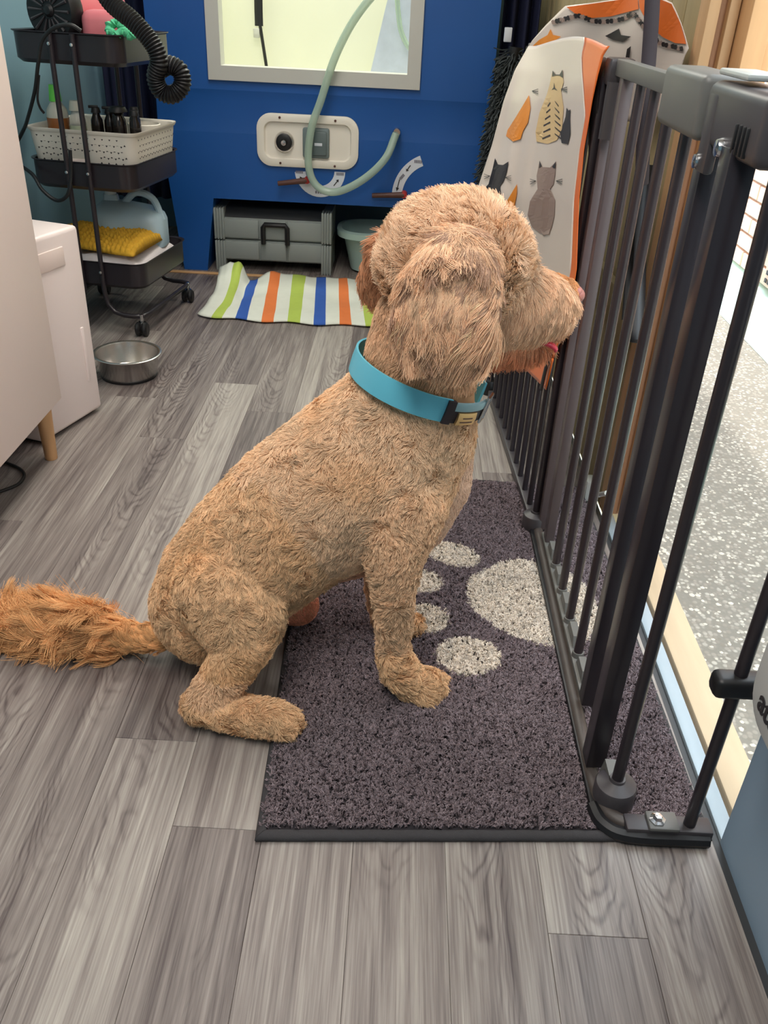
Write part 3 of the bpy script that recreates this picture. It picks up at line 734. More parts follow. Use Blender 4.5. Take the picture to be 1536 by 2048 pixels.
for i, (u, v, r, h) in enumerate(((-.0, -.05, .021, .225), (.039, -.03, .021, .222), (.085, -.06, .024, .235), (.118, -.005, .020, .23), (.143, -.06, .019, .225))):
    bt = bottle('dark_bottle', names[i], u, v, r, h, M['dark_bottle'], M['black_plastic'], .016, .012 if i != 2 else .024, grp='dark bottles in the basket')
    if i < 2: MB().box(tl(u-.008, v, (.512+h*.9+.018)), (.032, .01, .009), rz=TA, bev=.002).build('nozzle', M['black_plastic'], bt)
q = tl(.12, .06, .60)
t = MB().lathe([(0, -.02), (.04, -.02), (.055, .02), (.058, .075), (.054, .077), (.05, .02), (0, -.01)], q, 28).build('white_bowl', M['basket'])
tag(t, 'small white plastic tub tucked behind the dark bottles', 'tub')
# dryer on top tray
q = np.array(tl(-.055, -.06, .0)); hz = 1.035
t = thing('pet_dryer', 'pink dog dryer with round black slotted end on the trolley top', 'dryer', tl(0, 0, .88))
axd = np.array([-.35, -.93, 0.0]); axd /= np.linalg.norm(axd)   # slotted end looks towards the camera
cen = np.array([*tl(-.10, -.09, 0)[:2], 1.012])
qt = Vector((0, 0, 1)).rotation_difference(Vector(axd)).to_matrix()
def lathe_dir(prof, c, n=36):
    b = MB().lathe(prof, (0, 0, 0), n); b.v = [tuple(Vector(c)+qt @ Vector(p)) for p in b.v]; return b
lathe_dir([(0, .0), (.088, 0), (.096, -.012), (.098, -.04), (.092, -.055), (0, -.055)], cen).build('end_cap', M['black_plastic'], t, smooth=50)
for k in range(16):
    a = 2*math.pi*k/16
    p0 = Vector(cen)+qt @ Vector((.026*math.cos(a), .026*math.sin(a), .002)); p1 = Vector(cen)+qt @ Vector((.078*math.cos(a), .078*math.sin(a), .002))
    MB().tube([p0, p1], [.0025, .0055], 6).build('vent_slat', M['gate_plastic'], t)
lathe_dir([(0, .012), (.012, .010), (.02, .002), (.02, 0)], cen, 18).build('cap_boss', M['black_plastic'], t)
lathe_dir([(.0, -.05), (.088, -.055), (.094, -.10), (.094, -.26), (.08, -.30), (.04, -.32), (0, -.32)], cen).build('body', M['pink'], t, smooth=50)
MB().box(tl(.07, -.02, .955), (.16, .14, .13), rz=TA, bev=.03, seg=4).build('motor_housing', M['pink'], t)
# corrugated hose of the dryer
hp = [at_y(195, -40, 2.88), at_y(222, 5, 2.86), at_y(266, 42, 2.84), at_y(304, 86, 2.83), at_y(318, 122, 2.83), at_y(311, 155, 2.84), at_y(322, 182, 2.85), at_y(346, 189, 2.855), at_y(364, 170, 2.86), at_y(360, 142, 2.865), at_y(338, 130, 2.87), at_y(318, 140, 2.885)]
path = spline(hp, 26); L_ = [0]
for a, b_ in zip(path[:-1], path[1:]): L_.append(L_[-1]+np.linalg.norm(b_-a))
rs = [.0235 if .0 < (l % .0085) < .005 else .0205 for l in L_]
# resample evenly
tot = L_[-1]; nn = int(tot/.0021); pts = []; rr = []
for k in range(nn):
    s_ = tot*k/(nn-1); i = min(len(L_)-2, np.searchsorted(L_, s_, side='right')-1); f = (s_-L_[i])/(L_[i+1]-L_[i]+1e-9)
    pts.append(path[i]*(1-f)+path[i+1]*f); rr.append((.0265, .0275, .0250, .0228)[k % 4])
tag(MB().tube(pts, rr, 18).build('dryer_hose', M['black_plastic'], smooth=20), 'black corrugated hose curling off the trolley top', 'hose')
# scrunchies
for i, (px_, lab) in enumerate(((232, 'mint green scrunchie nearest the dryer on the top tray'), (262, 'mint green scrunchie at the right of the top tray'))):
    c_ = at_y(px_, 58, 3.03); ringp = [c_+np.array([.022*math.cos(a), .012*math.sin(a), .016*math.sin(a)+.004*math.sin(5*a)]) for a in [2*math.pi*k/40 for k in range(41)]]
    tag(MB().tube(ringp, [.012+.003*math.sin(k*2.2) for k in range(41)], 10).build('scrunchie', M['mint_cloth']), lab, 'scrunchie')
# power cable of the dryer
cp = [at_y(162, 62, 2.93), at_y(140, 50, 2.92), at_y(108, 56, 2.92), at_y(84, 82, 2.93), at_y(76, 130, 2.94), at_y(70, 180, 2.96), at_y(56, 235, 3.0), at_y(46, 262, 3.04), at_y(20, 310, 3.1)]
tag(MB().tube(spline(cp, 8), .006, 8).build('dryer_cable', M['cable']), 'black cable arching over the top tray and down its left side', 'cable')
cp = [at_y(40, 330, 3.05), at_y(66, 350, 2.99), at_y(85, 380, 2.96), at_y(114, 401, 2.95), at_y(136, 388, 2.94), at_y(142, 345, 2.95), at_y(140, 300, 2.95)]
tag(MB().tube(spline(cp, 8), .006, 8).build('hanging_cable', M['cable']), 'black cable loop hanging below the middle tray', 'cable')
cp = [at_y(78, 150, 2.96), at_y(75, 195, 2.96), at_y(80, 215, 2.97), at_y(88, 226, 2.98)]
tag(MB().tube(spline(cp, 6), .004, 8).build('thin_cable', M['cable']), 'thin black lead dangling beside the green-capped bottle', 'cable')
# ================================================================== GATE
GX = .378
t = gate = thing('pet_gate', 'tall dark metal pet gate with latch housing across the open doorway', 'gate', (GX, 1.35, 0))
fr_ = MB().tube(spline([(.366, 1.80, .014), (.364, 1.5, .014), (.361, 1.2, .014), (.360, 1.0, .014), (.364, .94, .014), (.382, .906, .014), (.41, .893, .014)], 6), .0125, 12)
fr_.build('base_rail', M['worn_rail'], t)
fo = MB()
fo.box((.352, 1.35, .010), (.012, .86, .020), bev=.003)
fo.tube(spline([(.352, .93, .012), (.362, .895, .012), (.40, .876, .012), (.52, .876, .012)], 6), .012, 8)
fo.build('base_foot', M['black_plastic'], t)
MB().span((.392, .874, .012), (.525, .905, .030), bev=.003).build('lower_bracket', M['gate_plastic'], t)
MB().span((.425, .872, .028), (.472, .907, .036), bev=.003).build('hinge_plate', M['gate_grey'], t)
MB().lathe([(0, .047), (.006, .046), (.008, .040), (.013, .038), (.013, .035)], (.44, .889, 0), 6).build('bolt', M['chrome'], t)
# fixed posts
MB().span((.366, 1.742, .02), (.392, 1.772, 1.0), bev=.002).build('fixed_post', M['gate_metal_lit'], t)
MB().span((.350, .996, .026), (.381, 1.032, .975), bev=.002).build('latch_post', M['black_metal'], t)
MB().prism([(.368, .02), (.395, .02), (.395, .06), (.374, .06)], 1, .95, .985).build('post_foot', M['gate_grey'], t)
# swinging door panel
dr = MB().span((.366, 1.165, .030), (.390, 1.70, .040), bev=.002)
dr.build('lower_rail', M['gate_grey'], t)
MB().span((.366, 1.30, .995), (.388, 1.72, 1.022), bev=.002).build('top_rail', M['gate_grey'], t)
MB().span((.368, 1.655, .035), (.388, 1.685, 1.0), bev=.002).build('hinge_stile', M['gate_metal_lit'], t)
MB().span((.364, 1.130, .035), (.387, 1.160, .95), bev=.002).build('latch_stile', M['black_metal'], t)
bars = [1.56, 1.466, 1.367, 1.262]
for y in bars:
    b_ = MB().tube([(GX, y, .038), (GX, y, 1.0)], .0088, 14).build('bar', M['bar_metal'], t)
    MB().lathe([(0, .052), (.011, .050), (.012, .036), (0, .036)], (GX, y, 0), 12).build('bar_socket', M['gate_grey'], b_)
for y0, y1 in ((1.58, 1.64), (1.485, 1.54), (1.385, 1.447), (1.28, 1.35), (1.18, 1.245)):
    MB().prism([(y0, .036), (y1, .036), (y1-.012, .062), (y0+.012, .062)], 0, .372, .386).build('web_plate', M['gate_grey'], t)
# hinge caps on top left
MB().box((.378, 1.745, 1.0), (.045, .055, .045), bev=.006).build('post_cap', M['gate_plastic'], t)
MB().tube([(.371, 1.722, .89), (.371, 1.722, .985)], .016, 14).build('hinge_barrel', M['gate_plastic'], t)
# latch housing
lh = MB().box((.379, 1.235, 1.000), (.060, .185, .074), bev=.010, seg=3)
lh.build('latch_cover', M['gate_grey'], t)
b = MB().box((.384, 1.030, .998), (.064, .20, .070), bev=.012, seg=3)
b.box((.358, 1.100, .978), (.014, .036, .088), bev=.005)
hd = b.build('latch_head', M['gate_plastic'], t)
MB().box((.381, 1.075, 1.042), (.045, .10, .007), bev=.003).build('release_button', mat('button_grey', (178, 184, 182), .35), t)
MB().lathe([(0, -.006), (.009, -.005), (.011, 0), (.011, .004)], (.352, 1.040, .970), 16, 'x').build('screw', M['chrome'], hd)
MB().lathe([(0, -.005), (.008, -.004), (.009, 0), (.009, .004)], (.352, 1.112, .945), 14, 'x').build('latch_pin', M['chrome'], hd)
gb = MB()
for k in range(4): gb.box((.352, 1.000-.012*k, .985), (.006, .005, .03), bev=.002)
gb.build('grip_rib', M['black_plastic'], hd)
# short return panel from the corner to the wall
t = thing('gate_extension', 'short side panel of the gate running to the blue-grey wall', 'gate panel', (.46, .9, 0))
b0 = MB().tube([(.386, .945, .03), (.386, .945, 1.0)], .0092, 14).build('bar', M['black_metal'], t)
MB().lathe([(0, .062), (.012, .062), (.013, .058), (.031, .050), (.033, .046), (.033, .010), (0, .010)], (.386, .945, 0), 30).build('pivot_disc', M['gate_plastic'], t)
MB().tube([(.491, .890, .03), (.491, .890, 1.0)], .0092, 14).build('bar', M['black_metal'], t)
MB().box((.44, .915, .99), (.17, .024, .028), rz=-.48, bev=.003).build('top_rail', M['gate_plastic'], t)
cb = MB().box((.499, .888, .318), (.088, .034, .034), bev=.010, seg=3).build('wall_clamp', M['black_plastic'], t)
MB().lathe([(0, -.004), (.008, -.003), (.009, .002)], (.512, .870, .318), 14, 'y').build('screw', M['chrome'], cb)
# far panel
t = far = thing('barrier_panel', 'far barred gate panel running on from the hinge post under the apron', 'gate panel', (.34, 2.15, 0))
A, B = np.array([.358, 1.80]), np.array([.318, 2.56])
def fp(s_, z): q = A+(B-A)*s_; return (q[0], q[1], z)
fa = math.atan2(B[0]-A[0], B[1]-A[1]); ln = float(np.linalg.norm(B-A))
for z0, z1, mm, nm in ((.006, .030, 'gate_plastic', 'lower_rail'), (.985, 1.010, 'gate_metal_lit', 'top_rail')):
    MB().box(fp(.5, (z0+z1)/2), (.024, ln, z1-z0), rz=-fa, bev=.003).build(nm, M[mm], t)
for k in range(10):
    s_ = .06+.92*k/9.6
    MB().tube([fp(s_, .03), fp(s_, .99)], .0072, 12).build('bar', M['black_metal'], t)
p = fp(-.04, 0)
MB().tube([(p[0], p[1], .03), (p[0], p[1], .99)], .0085, 12).build('end_bar', M['black_metal'], t)
MB().lathe([(0, .056), (.012, .056), (.013, .052), (.028, .046), (.030, .042), (.030, .004), (0, .004)], (p[0], p[1], 0), 26).build('pivot_disc', M['gate_plastic'], t)
p = fp(1.06, 0)
MB().lathe([(0, .05), (.024, .048), (.026, .042), (.026, .0), (0, .0)], (p[0], p[1], 0), 24).build('pivot_disc', M['black_plastic'], t)
MB().tube([(p[0], p[1], .04), (p[0], p[1], 1.0)], .0085, 12).build('end_bar', M['black_metal'], t)

# ================================================================== RUG
def G(px_, py_): q = at_z(px_, py_, 0); return np.array([q[0], q[1]])
RC = [np.array([-.171, .838]), np.array([.528, .882]), np.array([.512, 1.985]), np.array([-.205, 2.01])]
t = rug = thing('paw_print_rug', 'dark charcoal shaggy rug with a pale grey paw print under the gate', 'rug', (.17, 1.43, 0))
def rugp(u, v): return RC[0]*(1-u)*(1-v)+RC[1]*u*(1-v)+RC[2]*u*v+RC[3]*(1-u)*v
P0 = [[(*rugp(i/12, j/18), .001) for i in range(13)] for j in range(19)]; P1 = [[(*rugp(i/12, j/18), .007) for i in range(13)] for j in range(19)]
b = MB().grid(P0).grid(P1); b.build('backing', M['rug_base'], t)
def bandp(k, inn, z):
    u, v = ([(i/30, 0) for i in range(30)]+[(1, i/30) for i in range(30)]+[(1-i/30, 1) for i in range(30)]+[(0, 1-i/30) for i in range(30)])[k % 120]
    q = rugp(.5+(u-.5)*(1-inn*2), .5+(v-.5)*(1-inn*1.25)); return (q[0], q[1], z+.0007*math.sin(k*1.9))
bands = [[bandp(k, i_, z_) for k in range(121)] for i_, z_ in ((.000, .001), (-.002, .005), (.002, .010), (.012, .0115), (.020, .010), (.022, .004))]
MB().grid(bands).build('binding', M['binding'], t, smooth=60)
pad = np.array([G(932, 1190), G(935, 1165), G(965, 1152), G(1000, 1133), G(1035, 1128), G(1085, 1133), (.40, 1.60), (.45, 1.52), (.46, 1.42), (.42, 1.34), G(1112, 1306), G(1075, 1298), G(1030, 1285), G(985, 1262), G(950, 1235), G(935, 1212)])
toes = [(G(936, 1322), .064, .056, .08), (G(906, 1118), .066, .046, -.5), (np.array([.085, 1.385]), .055, .05, 0), (G(838, 1172), .052, .044, 0)]
def inpoly(x, y, poly):
    c_ = np.zeros(len(x), bool); n = len(poly)
    for i in range(n):
        x1, y1 = poly[i]; x2, y2 = poly[(i+1) % n]
        cond = ((y1 > y) != (y2 > y)) & (x < (x2-x1)*(y-y1)/(y2-y1+1e-12)+x1); c_ ^= cond
    return c_
nt_ = 62000
uv = rng.random((nt_, 2)); uv[:, 0] = .010+.980*uv[:, 0]; uv[:, 1] = .017+.973*uv[:, 1]
c_ = (RC[0][None]*((1-uv[:, :1])*(1-uv[:, 1:]))+RC[1][None]*(uv[:, :1]*(1-uv[:, 1:]))+RC[2][None]*(uv[:, :1]*uv[:, 1:])+RC[3][None]*((1-uv[:, :1])*uv[:, 1:]))
jx, jy = c_[:, 0]+rng.normal(0, .0018, nt_), c_[:, 1]+rng.normal(0, .0018, nt_)
pale = inpoly(jx, jy, pad)
for (tc_, rx, ry, ro) in toes:
    dx, dy = jx-tc_[0], jy-tc_[1]; ex = dx*math.cos(ro)+dy*math.sin(ro); ey = -dx*math.sin(ro)+dy*math.cos(ro)
    pale |= (ex/rx)**2+(ey/ry)**2 < 1
dk, pl = np.array(lin((132, 119, 123))), np.array(lin((222, 212, 200)))
base_c = np.where(pale[:, None], pl, dk)*(rng.uniform(.72, 1.28, (nt_, 1)))
S_ = 4; lean = rng.normal(0, .0024, (nt_, 2)); hgt = rng.uniform(.0085, .0115, nt_)
# pile is trodden flat below the base rail of the gate
flat = (np.abs(c_[:, 0]-.362) < .024); hgt = np.where(flat & (c_[:, 1] < 1.8), .007, hgt)
K = 4; P = np.zeros((nt_*S_, K, 3)); rep = np.repeat(np.arange(nt_), S_)
root = c_[rep]+rng.normal(0, .0010, (nt_*S_, 2)); tipo = lean[rep]+rng.normal(0, .0011, (nt_*S_, 2)); ph = rng.uniform(0, 6.28, nt_*S_)
for k in range(K):
    f = k/(K-1)
    P[:, k, 0] = root[:, 0]+tipo[:, 0]*f**1.3+.0011*np.sin(ph+f*6)*f; P[:, k, 1] = root[:, 1]+tipo[:, 1]*f**1.3+.0011*np.cos(ph+f*6)*f
    P[:, k, 2] = .006+hgt[rep]*(f-.12*f*f)
R = np.tile(np.array([.0008, .0010, .0010, .0007]), (nt_*S_, 1))
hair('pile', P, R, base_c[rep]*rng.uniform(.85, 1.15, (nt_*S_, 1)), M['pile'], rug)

# ================================================================== HEATER ON THE WALL
t = thing('wall_heater', 'white rounded wall heater with atc lettering at the right edge', 'heater', (.50, .50, .35))
HX = .462
b = MB(); rg = []
for (k, x) in ((0, XR-.001), (0, HX+.018), (.004, HX+.004), (.012, HX), ):
    rg.append([(x, .815-.30-q[0], .352+.20+q[1]) for q in rrect(.60-2*k, .40-2*k, .055-k, 6)])
n = len(rg[0]); b.add([q for r_ in rg for q in r_], [(i*n+k, i*n+(k+1) % n, (i+1)*n+(k+1) % n, (i+1)*n+k) for i in range(len(rg)-1) for k in range(n)]+[tuple((len(rg)-1)*n+k for k in range(n))])
hb_ = b.build('heater_body', mat('heater_white', (206, 208, 206), .4, noise_amt=.02), t)
MB().span((HX+.03, .30, .54), (XR-.01, .72, .556)).build('top_grille', M['gate_plastic'], t)
fc = bpy.data.curves.new('lettering', 'FONT'); fc.body = 'atc'; fc.size = .042; fc.extrude = .0006; fc.offset = .0009
fo_ = bpy.data.objects.new('tmp', fc); C.objects.link(fo_)
bpy.context.view_layer.update()
me = bpy.data.meshes.new_from_object(fo_.evaluated_get(bpy.context.evaluated_depsgraph_get())); bpy.data.objects.remove(fo_)
me.transform(Matrix(((0, 0, -1, HX-.0008), (-1, 0, 0, .778), (0, 1, 0, .383), (0, 0, 0, 1))))
me.materials.clear(); me.materials.append(M['ink']); lo = bpy.data.objects.new('lettering', me); C.objects.link(lo); attach(lo, t)

# ================================================================== APRON
def interp(tab, x): return float(np.interp(x, [a for a, _ in tab], [b for _, b in tab]))
def catmull1(tab, x): return interp(tab, x)
Ledge = [(75, 1070), (90, 1058), (140, 1030), (200, 1008), (290, 984), (390, 951), (540, 925), (780, 905)]
Redge = [(75, 1226), (88, 1222), (110, 1207), (150, 1196), (200, 1185), (300, 1168), (400, 1158), (540, 1153), (620, 1140), (700, 1112), (780, 1092)]
def cloth(px_, py_, off=0.0):
    l, r = interp(Ledge, py_), interp(Redge, py_); u = (px_-l)/(r-l)
    y = 2.50-.64*max(-.2, min(1.2, u)); v = (py_-75)/700.0
    y += .014*math.sin(u*15+v*2)*min(1, v*3+.15)+.008*math.sin(u*31-v*6)*min(1, v*3)
    d0 = ray(px_, py_); a = d0[0]/d0[1]; ys = .4527/(a+.0526)-.075*(1-.3*max(0, 1-v*8))   # stay on the room side of the panel
    k = .03; y = -k*math.log(math.exp(-y/k)+math.exp(-ys/k))
    p = at_y(px_, py_, y); d = p-CAM; return p-d/np.linalg.norm(d)*off
t = apron = thing('cat_apron', 'shiny cream apron printed with sitting cats, orange edging, draped over the gate', 'apron', (.33, 2.2, .6))
def topy(u): return 92-19*math.sin(math.pi*min(1, max(0, (u-.1)/.85)))
def boty(u): return 625+155*u
def th(v, u=1.0):
    py_ = topy(1)+(boty(1)-topy(1))*v
    return .955-.33*max(0, 1-(py_-88)/150.0)**1.3-.03*max(0, min(1, (py_-520)/200))
def apron_pt(u, v):
    py_ = topy(u)+(boty(u)-topy(u))*v; l, r = interp(Ledge, py_), interp(Redge, py_); return cloth(l+(r-l)*u, py_)
def patch(f0, f1, v0, v1, nu, nv):
    return MB().grid([[apron_pt(f0(v)+(f1(v)-f0(v))*j/nu, v) for j in range(nu+1)] for v in [v0+(v1-v0)*i/nv for i in range(nv+1)]])
patch(lambda v: 0, th, 0, .91, 54, 66).build('apron_body', M['apron'], t, smooth=80, solid=.0008)
patch(th, lambda v: 1, 0, .91, 10, 66).build('orange_edging', M['apron_orange'], t, smooth=80, solid=.0008)
patch(lambda v: 0, lambda v: 1, .91, 1, 60, 8).build('orange_hem', M['apron_orange'], t, smooth=80, solid=.0008)
# back piece: bib hanging from the wall hook
def bib(px_, py_, off=0.0):
    u = (px_-1062)/315.0; y = 2.47-.61*max(-.1, min(1.1, u))+.012*math.sin(u*14+py_*.02)
    p = at_y(px_, py_, y); d = p-CAM; return p-d/np.linalg.norm(d)*off
T_ = [(1058, 92), (1062, 84), (1090, 52), (1130, 12), (1180, 6), (1250, -4), (1300, -14), (1345, 6), (1362, 45), (1376, 90), (1377, 96)]
Bt = [(1058, 96), (1080, 150), (1200, 240), (1300, 245), (1335, 215), (1372, 105), (1377, 97)]
P = []; nu = 48
for i in range(21):
    row = []
    for j in range(nu+1):
        x = 1058+319*j/nu; row.append(bib(x, interp(T_, x)+(interp(Bt, x)-interp(T_, x))*i/20))
    P.append(row)
MB().grid(P).build('apron_bib', M['apron'], t, smooth=80, solid=.0008)
def decal(poly, f, m, name, off=.002, cuts=3):
    b = bmesh.new(); vs = [b.verts.new((x, y, 0)) for x, y in poly]; fc_ = b.faces.new(vs)
    bmesh.ops.triangulate(b, faces=[fc_]); bmesh.ops.subdivide_edges(b, edges=b.edges[:], cuts=cuts, use_grid_fill=True)
    o = MB(); b.verts.ensure_lookup_table()
    for i, v in enumerate(b.verts): v.index = i
    o.add([f(v.co.x, v.co.y, off) for v in b.verts], [[v.index for v in q.verts] for q in b.faces]); b.free(); return o
def put(poly, f, m, name='cat_print', off=.007, cuts=3): return decal(poly, f, m, name, off, cuts).build(name, m, apron, smooth=0)
put([(1133, 14), (1180, 8), (1250, -2), (1275, -6), (1277, 18), (1255, 24), (1220, 33), (1185, 36), (1150, 27)], bib, M['apron_orange'], 'orange_collar')
put([(1277, -6), (1300, -10), (1343, 8), (1360, 45), (1372, 88), (1350, 86), (1325, 74), (1303, 56), (1290, 36), (1279, 16)], bib, M['apron_orange'], 'orange_collar')
# border of tiny cats: a row of small dark shapes along the collar
line = [(1108, 44), (1130, 38), (1158, 32), (1185, 42), (1215, 43), (1245, 38), (1266, 28), (1280, 44), (1296, 62), (1320, 86), (1345, 93), (1368, 99)]
ls = spline([(a, b_, 0) for a, b_ in line], 4)
for k in range(0, len(ls)-1, 1):
    x, y = ls[k][0], ls[k][1]; s_ = 4.2+1.6*(k % 3 == 0)
    o = decal([(x-s_, y-2), (x-2, y-5), (x, y-3), (x+3, y-5), (x+s_, y+1), (x+2, y+5), (x-s_*.7, y+4)], bib, None, '', .008, 1)
    o.build('border_print', M['cat_black'] if k % 3 else M['cat_grey'], apron, smooth=0)
cats = []
put([(1105, 142), (1111, 150), (1119, 150), (1125, 140), (1127, 165), (1122, 182), (1127, 215), (1124, 258), (1114, 280), (1095, 288), (1073, 283), (1071, 264), (1079, 225), (1094, 188), (1099, 170)], cloth, M['cat_tan'])
for k in range(6):
    y = 205+13*k; wl = 6+2.4*k*(1 if k < 4 else .8)
    put([(1102-wl*1.15, y+6), (1102-2, y-1), (1102-1, y+1.5), (1102-wl*1.1, y+9)], cloth, M['cat_black'], 'cat_stripe', .010, 1)
    put([(1108+1, y-4), (1110+wl*.55+4, y+6), (1110+wl*.5+4, y+9), (1108+2, y-1)], cloth, M['cat_black'], 'cat_stripe', .010, 1)
put([(1105, 141), (1111, 149), (1119, 149), (1125, 139), (1126, 156), (1119, 151), (1111, 151), (1104, 153)], cloth, M['cat_black'], 'cat_ear', .010, 1)
put([(1108, 165), (1110, 176), (1115, 181), (1108, 178), (1103, 180), (1107, 175)], cloth, M['cat_black'], 'cat_stripe', .010, 1)
put([(1058, 190), (1061, 215), (1056, 245), (1046, 262), (1041, 278), (1026, 283), (1012, 272), (1015, 260), (1033, 232), (1048, 207)], cloth, M['cat_ginger'])
put([(1133, 215), (1137, 221), (1141, 219), (1140, 238), (1141, 268), (1136, 289), (1123, 286), (1120, 264), (1128, 243), (1131, 233)], cloth, M['cat_black'])
put([(990, 316), (996, 329), (1006, 330), (1017, 323), (1013, 345), (1007, 362), (1000, 373), (1002, 390), (997, 412), (957, 412), (962, 385), (977, 368), (980, 356), (985, 338)], cloth, M['cat_black'])
put([(1079, 322), (1085, 334), (1100, 335), (1112, 323), (1110, 350), (1107, 368), (1100, 378), (1110, 400), (1109, 430), (1103, 456), (1095, 468), (1080, 466), (1064, 454), (1055, 430), (1060, 402), (1075, 378), (1073, 352)], cloth, M['cat_grey'])
put([(1079, 321), (1084, 332), (1078, 336)], cloth, M['cat_black'], 'cat_ear', .010, 1); put([(1112, 322), (1104, 334), (1110, 337)], cloth, M['cat_black'], 'cat_ear', .010, 1)
put([(1080, 458), (1088, 465), (1100, 458), (1103, 450), (1098, 468), (1086, 470)], cloth, mat('cat_pale', (176, 156, 146), .4), 'cat_tail', .010, 1)
put([(1034, 368), (1034, 385), (1029, 412), (1008, 412), (1022, 388)], cloth, M['cat_ginger'])
put([(1054, 520), (1062, 505), (1068, 515), (1070, 535), (1056, 540)], cloth, M['cat_black'])
put([(1101, 58), (1106, 70), (1122, 73), (1110, 81), (1090, 88), (1062, 104), (1045, 120), (1052, 104), (1078, 80), (1095, 70)], bib, M['cat_ginger'])
put([(1210, 72), (1222, 66), (1238, 57), (1242, 70), (1262, 73), (1245, 84), (1226, 80)], bib, M['cat_black'])
put([(1254, 98), (1262, 92), (1258, 118), (1250, 122)], bib, M['cat_black'])
# whiskers
for (x, y) in ((980, 352), (1010, 355), (1072, 362), (1112, 362), (1064, 182), (1122, 178)):
    s_ = -1 if x in (980, 1072) else 1
    for d in (-4, 1, 6):
        A_, B_ = cloth(x, y, .008), cloth(x+s_*12, y+d, .008)
        MB().tube([A_, (A_+B_)/2, B_], .0006, 4).build('whisker_print', M['ink'], apron)
# apron tie / dark bag strap on the gate
sp_ = [at_y(1214, 118, 1.80), at_y(1196, 150, 1.80), at_y(1188, 215, 1.80), at_y(1187, 300, 1.80), at_y(1178, 380, 1.80), at_y(1164, 440, 1.79), at_y(1150, 520, 1.79), at_y(1140, 600, 1.78), at_y(1120, 660, 1.78), at_y(1096, 722, 1.78), at_y(1082, 778, 1.78)]
tag(MB().tube(spline(sp_, 5), [.012+.026*math.exp(-((k-9)/9)**2) for k in range(len(spline(sp_, 5)))], 10, sq=.3).build('black_strap', M['black_plastic'], smooth=60), 'wide black fabric strap hanging beside the hinge post', 'strap')
sp_ = [at_y(1306, -30, 1.70), at_y(1303, 40, 1.70), at_y(1299, 100, 1.70), at_y(1293, 180, 1.70), at_y(1286, 300, 1.72), at_y(1284, 370, 1.75)]
tag(MB().tube(spline(sp_, 5), .0130, 8, sq=.25).build('dark_lead', M['collar_dark'], smooth=60), 'dark navy webbing lead hanging down behind the gate top rail', 'lead')
# leads on the timber wall behind the bars
for (pts_, rad, lab, nm, mm) in (([(1270, 440), (1262, 480), (1258, 560), (1252, 640)], .010, 'thin black lead hanging on the timber boards', 'dog_lead', 'black_plastic'), ([(1296, 330), (1288, 400), (1280, 520), (1276, 660), (1272, 684)], .014, 'broad black lead hanging nearest the jamb', 'dog_lead', 'black_plastic')):
    tag(MB().tube(spline([at_x(a, b_, .515) for a, b_ in pts_], 5), rad, 8, sq=.3).build(nm, M[mm]), lab, 'lead')
tag(MB().tube([at_x(1196, 990, .535), at_x(1214, 986, .50)], .006, 10).build('white_peg', M['frame_grey']), 'small white peg sticking out of the timber wall', 'peg')
q = at_x(1166, 1032, .52); tag(MB().box((.522, q[1], .03), (.03, .05, .06), bev=.01).build('white_block', M['frame_grey']), 'small white rounded plastic block at the foot of the timber wall', 'block')

tag(MB().grid([[(-1.33+.265*j/30, 4.12+.02*math.sin(j*.9), .25+1.5*i/12) for j in range(31)] for i in range(13)]).build('gap_shade_sheet', M['navy'], smooth=80, solid=.006), 'near-black sheet added for the shade in the gap between bath and side wall', 'shade sheet')  # sheet added to darken the gap, where there is only shade
# navy coat and grey fluffy duster between bath and apron
def sheet(x0, x1, y0, z0, z1, amp, fq, ph=0, nx=40, nz=16, taper=0):
    P = []
    for i in range(nz+1):
        v = i/nz; z = z0+(z1-z0)*v; row = []
        for j in range(nx+1):
            u = j/nx; x = x0+(x1-x0)*u+taper*(1-v)*(u-.5)
            row.append((x, y0+amp*math.sin(u*fq+ph+v*1.2)*(1-.3*v), z))
        P.append(row)
    return P
a = at_y(1004, 120, 3.86); b_ = at_y(1066, 60, 3.86)
tag(MB().grid(sheet(a[0], b_[0]+.03, 3.98, .86, 1.75, .035, 17)).build('navy_coat', M['navy'], smooth=80, solid=.006), 'dark navy garment hanging beside the blue bath', 'coat')
t = thing('fluffy_duster', 'dark grey fluffy chenille duster hanging below the navy garment', 'duster', (.40, 3.75, .6))
da, db = np.array([.405, 3.78, .93]), np.array([.365, 3.78, .42])
MB().tube([da+np.array([0, 0, .02]), (da+db)/2, db], .028, 12).build('core', M['black_plastic'], t)
nn_ = 2600; f = rng.random(nn_); base = da[None]*(1-f[:, None])+db[None]*f[:, None]; an = rng.uniform(0, 6.28, nn_)
dirn = np.stack([np.cos(an), np.sin(an), rng.normal(-.3, .4, nn_)], 1); ln_ = rng.uniform(.03, .065, nn_)
P = np.stack([base+dirn*(.02+ln_*k/3.0)[:, None]*np.array([1, 1, 1.0])+np.array([0, 0, -.02])*(k/3.0)**2+rng.normal(0, .003, (nn_, 3)) for k in range(4)], 1)
hair('chenille', P, np.tile(np.array([.0022, .0026, .0026, .0016]), (nn_, 1)), np.array(lin((74, 80, 82)))[None]*rng.uniform(.3, 1.5, (nn_, 1)), M['pile'], t)
MB().box((.372, 3.80, .99), (.03, .012, .05), bev=.003).build('white_label', M['sticker'], t)
